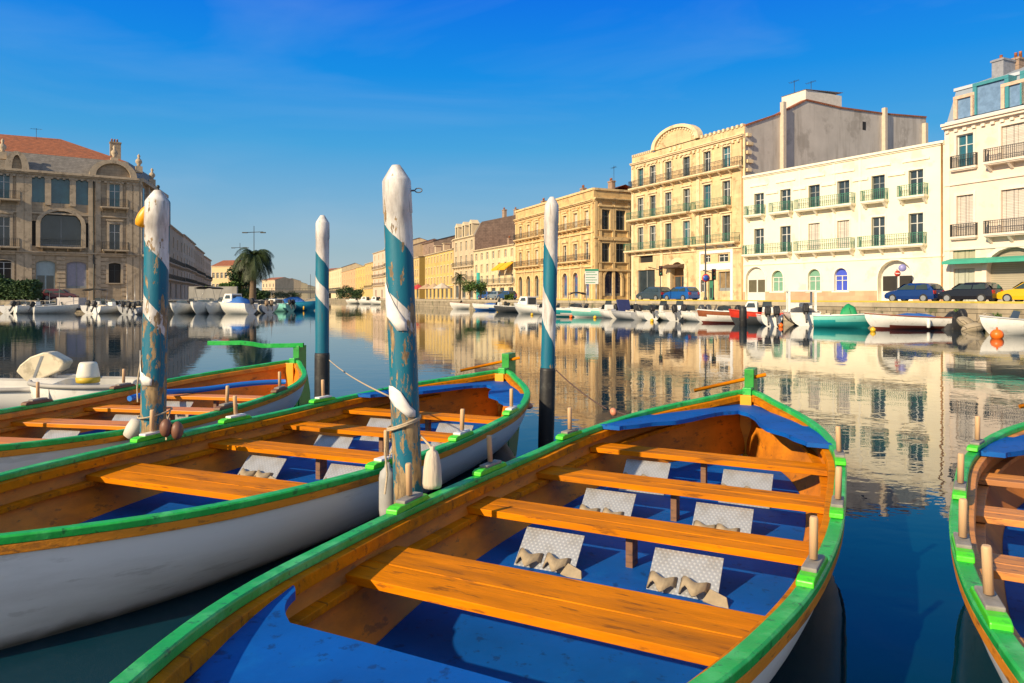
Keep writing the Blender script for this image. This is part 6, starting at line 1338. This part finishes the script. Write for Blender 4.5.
hedge('green hedge showing over the low grey wall', 203, 238, 94, 282.5, 6, M_leaf2, 3200)
hedge('dark shrubbery behind the palm, in front of the bridge', 236, 268, 110, 288, 8, M_leaf, 2600)
hedge('shrubbery at the bridge end of the golden quay', 338, 362, 190, 286, 9, M_leaf, 2600, 3)
hedge('dark line of shrubs far away on the bridge approach', 268, 300, 300, 291, 10, M_leaf, 2600, 3)
hedge('small planted bush before the cream house', 505, 513, 104, 292, 11, M_leaf2, 500, .6)
hedge('low green tuft growing on the quay wall above the boulders', 985, 992, 37.6, 300, 12, M_leaf2, 0, .2)
for o in [o for o in bpy.data.objects if o.get('label') == 'low green tuft growing on the quay wall above the boulders']:
    for ch in list(o.children): bpy.data.objects.remove(ch)
    bpy.data.objects.remove(o)
for i, (px_, yy, lb) in enumerate(((956, 313.5, 'green weed tuft above the covered outboard'), (994, 318, 'green weed tuft on the quay wall near the small white dinghy'), (986, 321, 'smaller weed tuft low on the quay wall beside the boulders'))):
    Y_ = 37.6+(1000-px_)*.05; t = thing('weed_tuft', lb, 'plant', (wx(px_, Y_), Y_-.2, wz(yy, Y_))); leafmass(t, 'leaves', M_leaf2, (0, 0, 0), (.35, .25, .28), 260, .07, 20+i)
# low grey wall behind the bimini boat
q = MB(); x0, x1 = wx(189, 86.5), wx(237, 86.5); q.box(x0, 86.4, ZQ, x1, 86.8, wz(286.5, 86.5)); tag(q.build('grey_wall', mat('grey_wall_render', (.30, .29, .27), .85, .15, .8, streak=True)), 'low plain grey wall standing behind the boat with the black bimini', 'wall')
def palm(label, px, Y, ztrunk, fr, nf, seed, tr=.28, name='palm_tree', droop=1.0):
    t = thing(name, label, 'palm tree', (wx(px, Y), Y, ZQ)); rn = random.Random(seed)
    q = MB(); n = 12; q.tube([(.12*sin(i/n*2), 0, ztrunk*i/n) for i in range(n+1)], [tr*(1.25-.35*i/n+.06*(i % 2)) for i in range(n+1)], 10); q.build('trunk', mat('palm_trunk_bark', (.16, .11, .07), .9, .3, 8, bump=.6), t)
    q = MB()
    for k_ in range(nf):
        az = rn.uniform(0, 2*pi); el = rn.uniform(-.5, 1.25); L_ = fr*rn.uniform(.8, 1.1); P = Vector((.1, 0, ztrunk)); d = Vector((cos(az)*cos(el), sin(az)*cos(el), sin(el))); pts = [P.copy()]; ns = 9
        for s_ in range(ns): P = P+d*L_/ns; pts.append(P.copy()); d = (d+Vector((0, 0, -.36*droop))).normalized()
        side = Vector((-sin(az), cos(az), 0))
        for s_ in range(ns):
            for sub in range(3):
                base = pts[s_].lerp(pts[s_+1], sub/3); dd = (pts[s_+1]-pts[s_]).normalized(); ll = fr*.24*sin(pi*(s_+sub/3+.8)/(ns+1.2))**.6
                for sg in (-1, 1):
                    tip = base+side*sg*ll*.75+dd*ll*.55+Vector((0, 0, -ll*.45)); q.poly([base, base+dd*.07*fr/2.6+Vector((0, 0, .01)), tip])
            q.poly([pts[s_]+side*.02, pts[s_+1]+side*.02, pts[s_+1]-side*.02, pts[s_]-side*.02])
    q.build('fronds', M_palm, t)
palm('tall palm with drooping round crown on the mansion quay', 252.5, 92, 5.3, 3.7, 100, 5, .34)
palm('small palm before the dormered mansion', 459.5, 116, 3.6, 1.6, 40, 6, .16, droop=.8)
# cafe parasols, awnings and street clutter near the terrace
for i, (px_, c_, lb) in enumerate(((418, (.5, .05, .05), 'red cafe parasol next to the thick striped post'), (427, (.45, .30, .18), 'tan cafe parasol before the yellow terrace'), (434, (.5, .36, .22), 'paler tan cafe parasol, second before the yellow terrace'), (442, (.6, .5, .4), 'cream cafe parasol before the yellow terrace'))):
    Y_ = 138-i*4; t = thing('parasol', lb, 'parasol', (wx(px_, Y_), Y_, ZQ), 0, 'parasols before the yellow terrace'); q = MB(); q.tube([(0, 0, 0), (0, 0, 2.5)], .04, 5); q.build('pole', M_iron, t); q = MB(); q.lathe([(1.6, 2.0), (1.62, 1.9), (1.55, 2.05), (.03, 2.9)], n=8, smooth=False, caps=False); q.build('canopy', mat('parasol_cloth_%s' % ['red', 'tan', 'sand', 'cream'][i], c_, .8, .1), t)
q = MB(); q.ball((0, 0, 0), .05, 10, 0, .8); o = q.build('small_float', mat('salmon_plastic', (.65, .25, .14), .5, .1)); o.location = (wx(529, 9.1), 9.1, wz(406, 9.1)); tag(o, 'small salmon float hanging at the pointed end of the boat tied to the thick post', 'float')
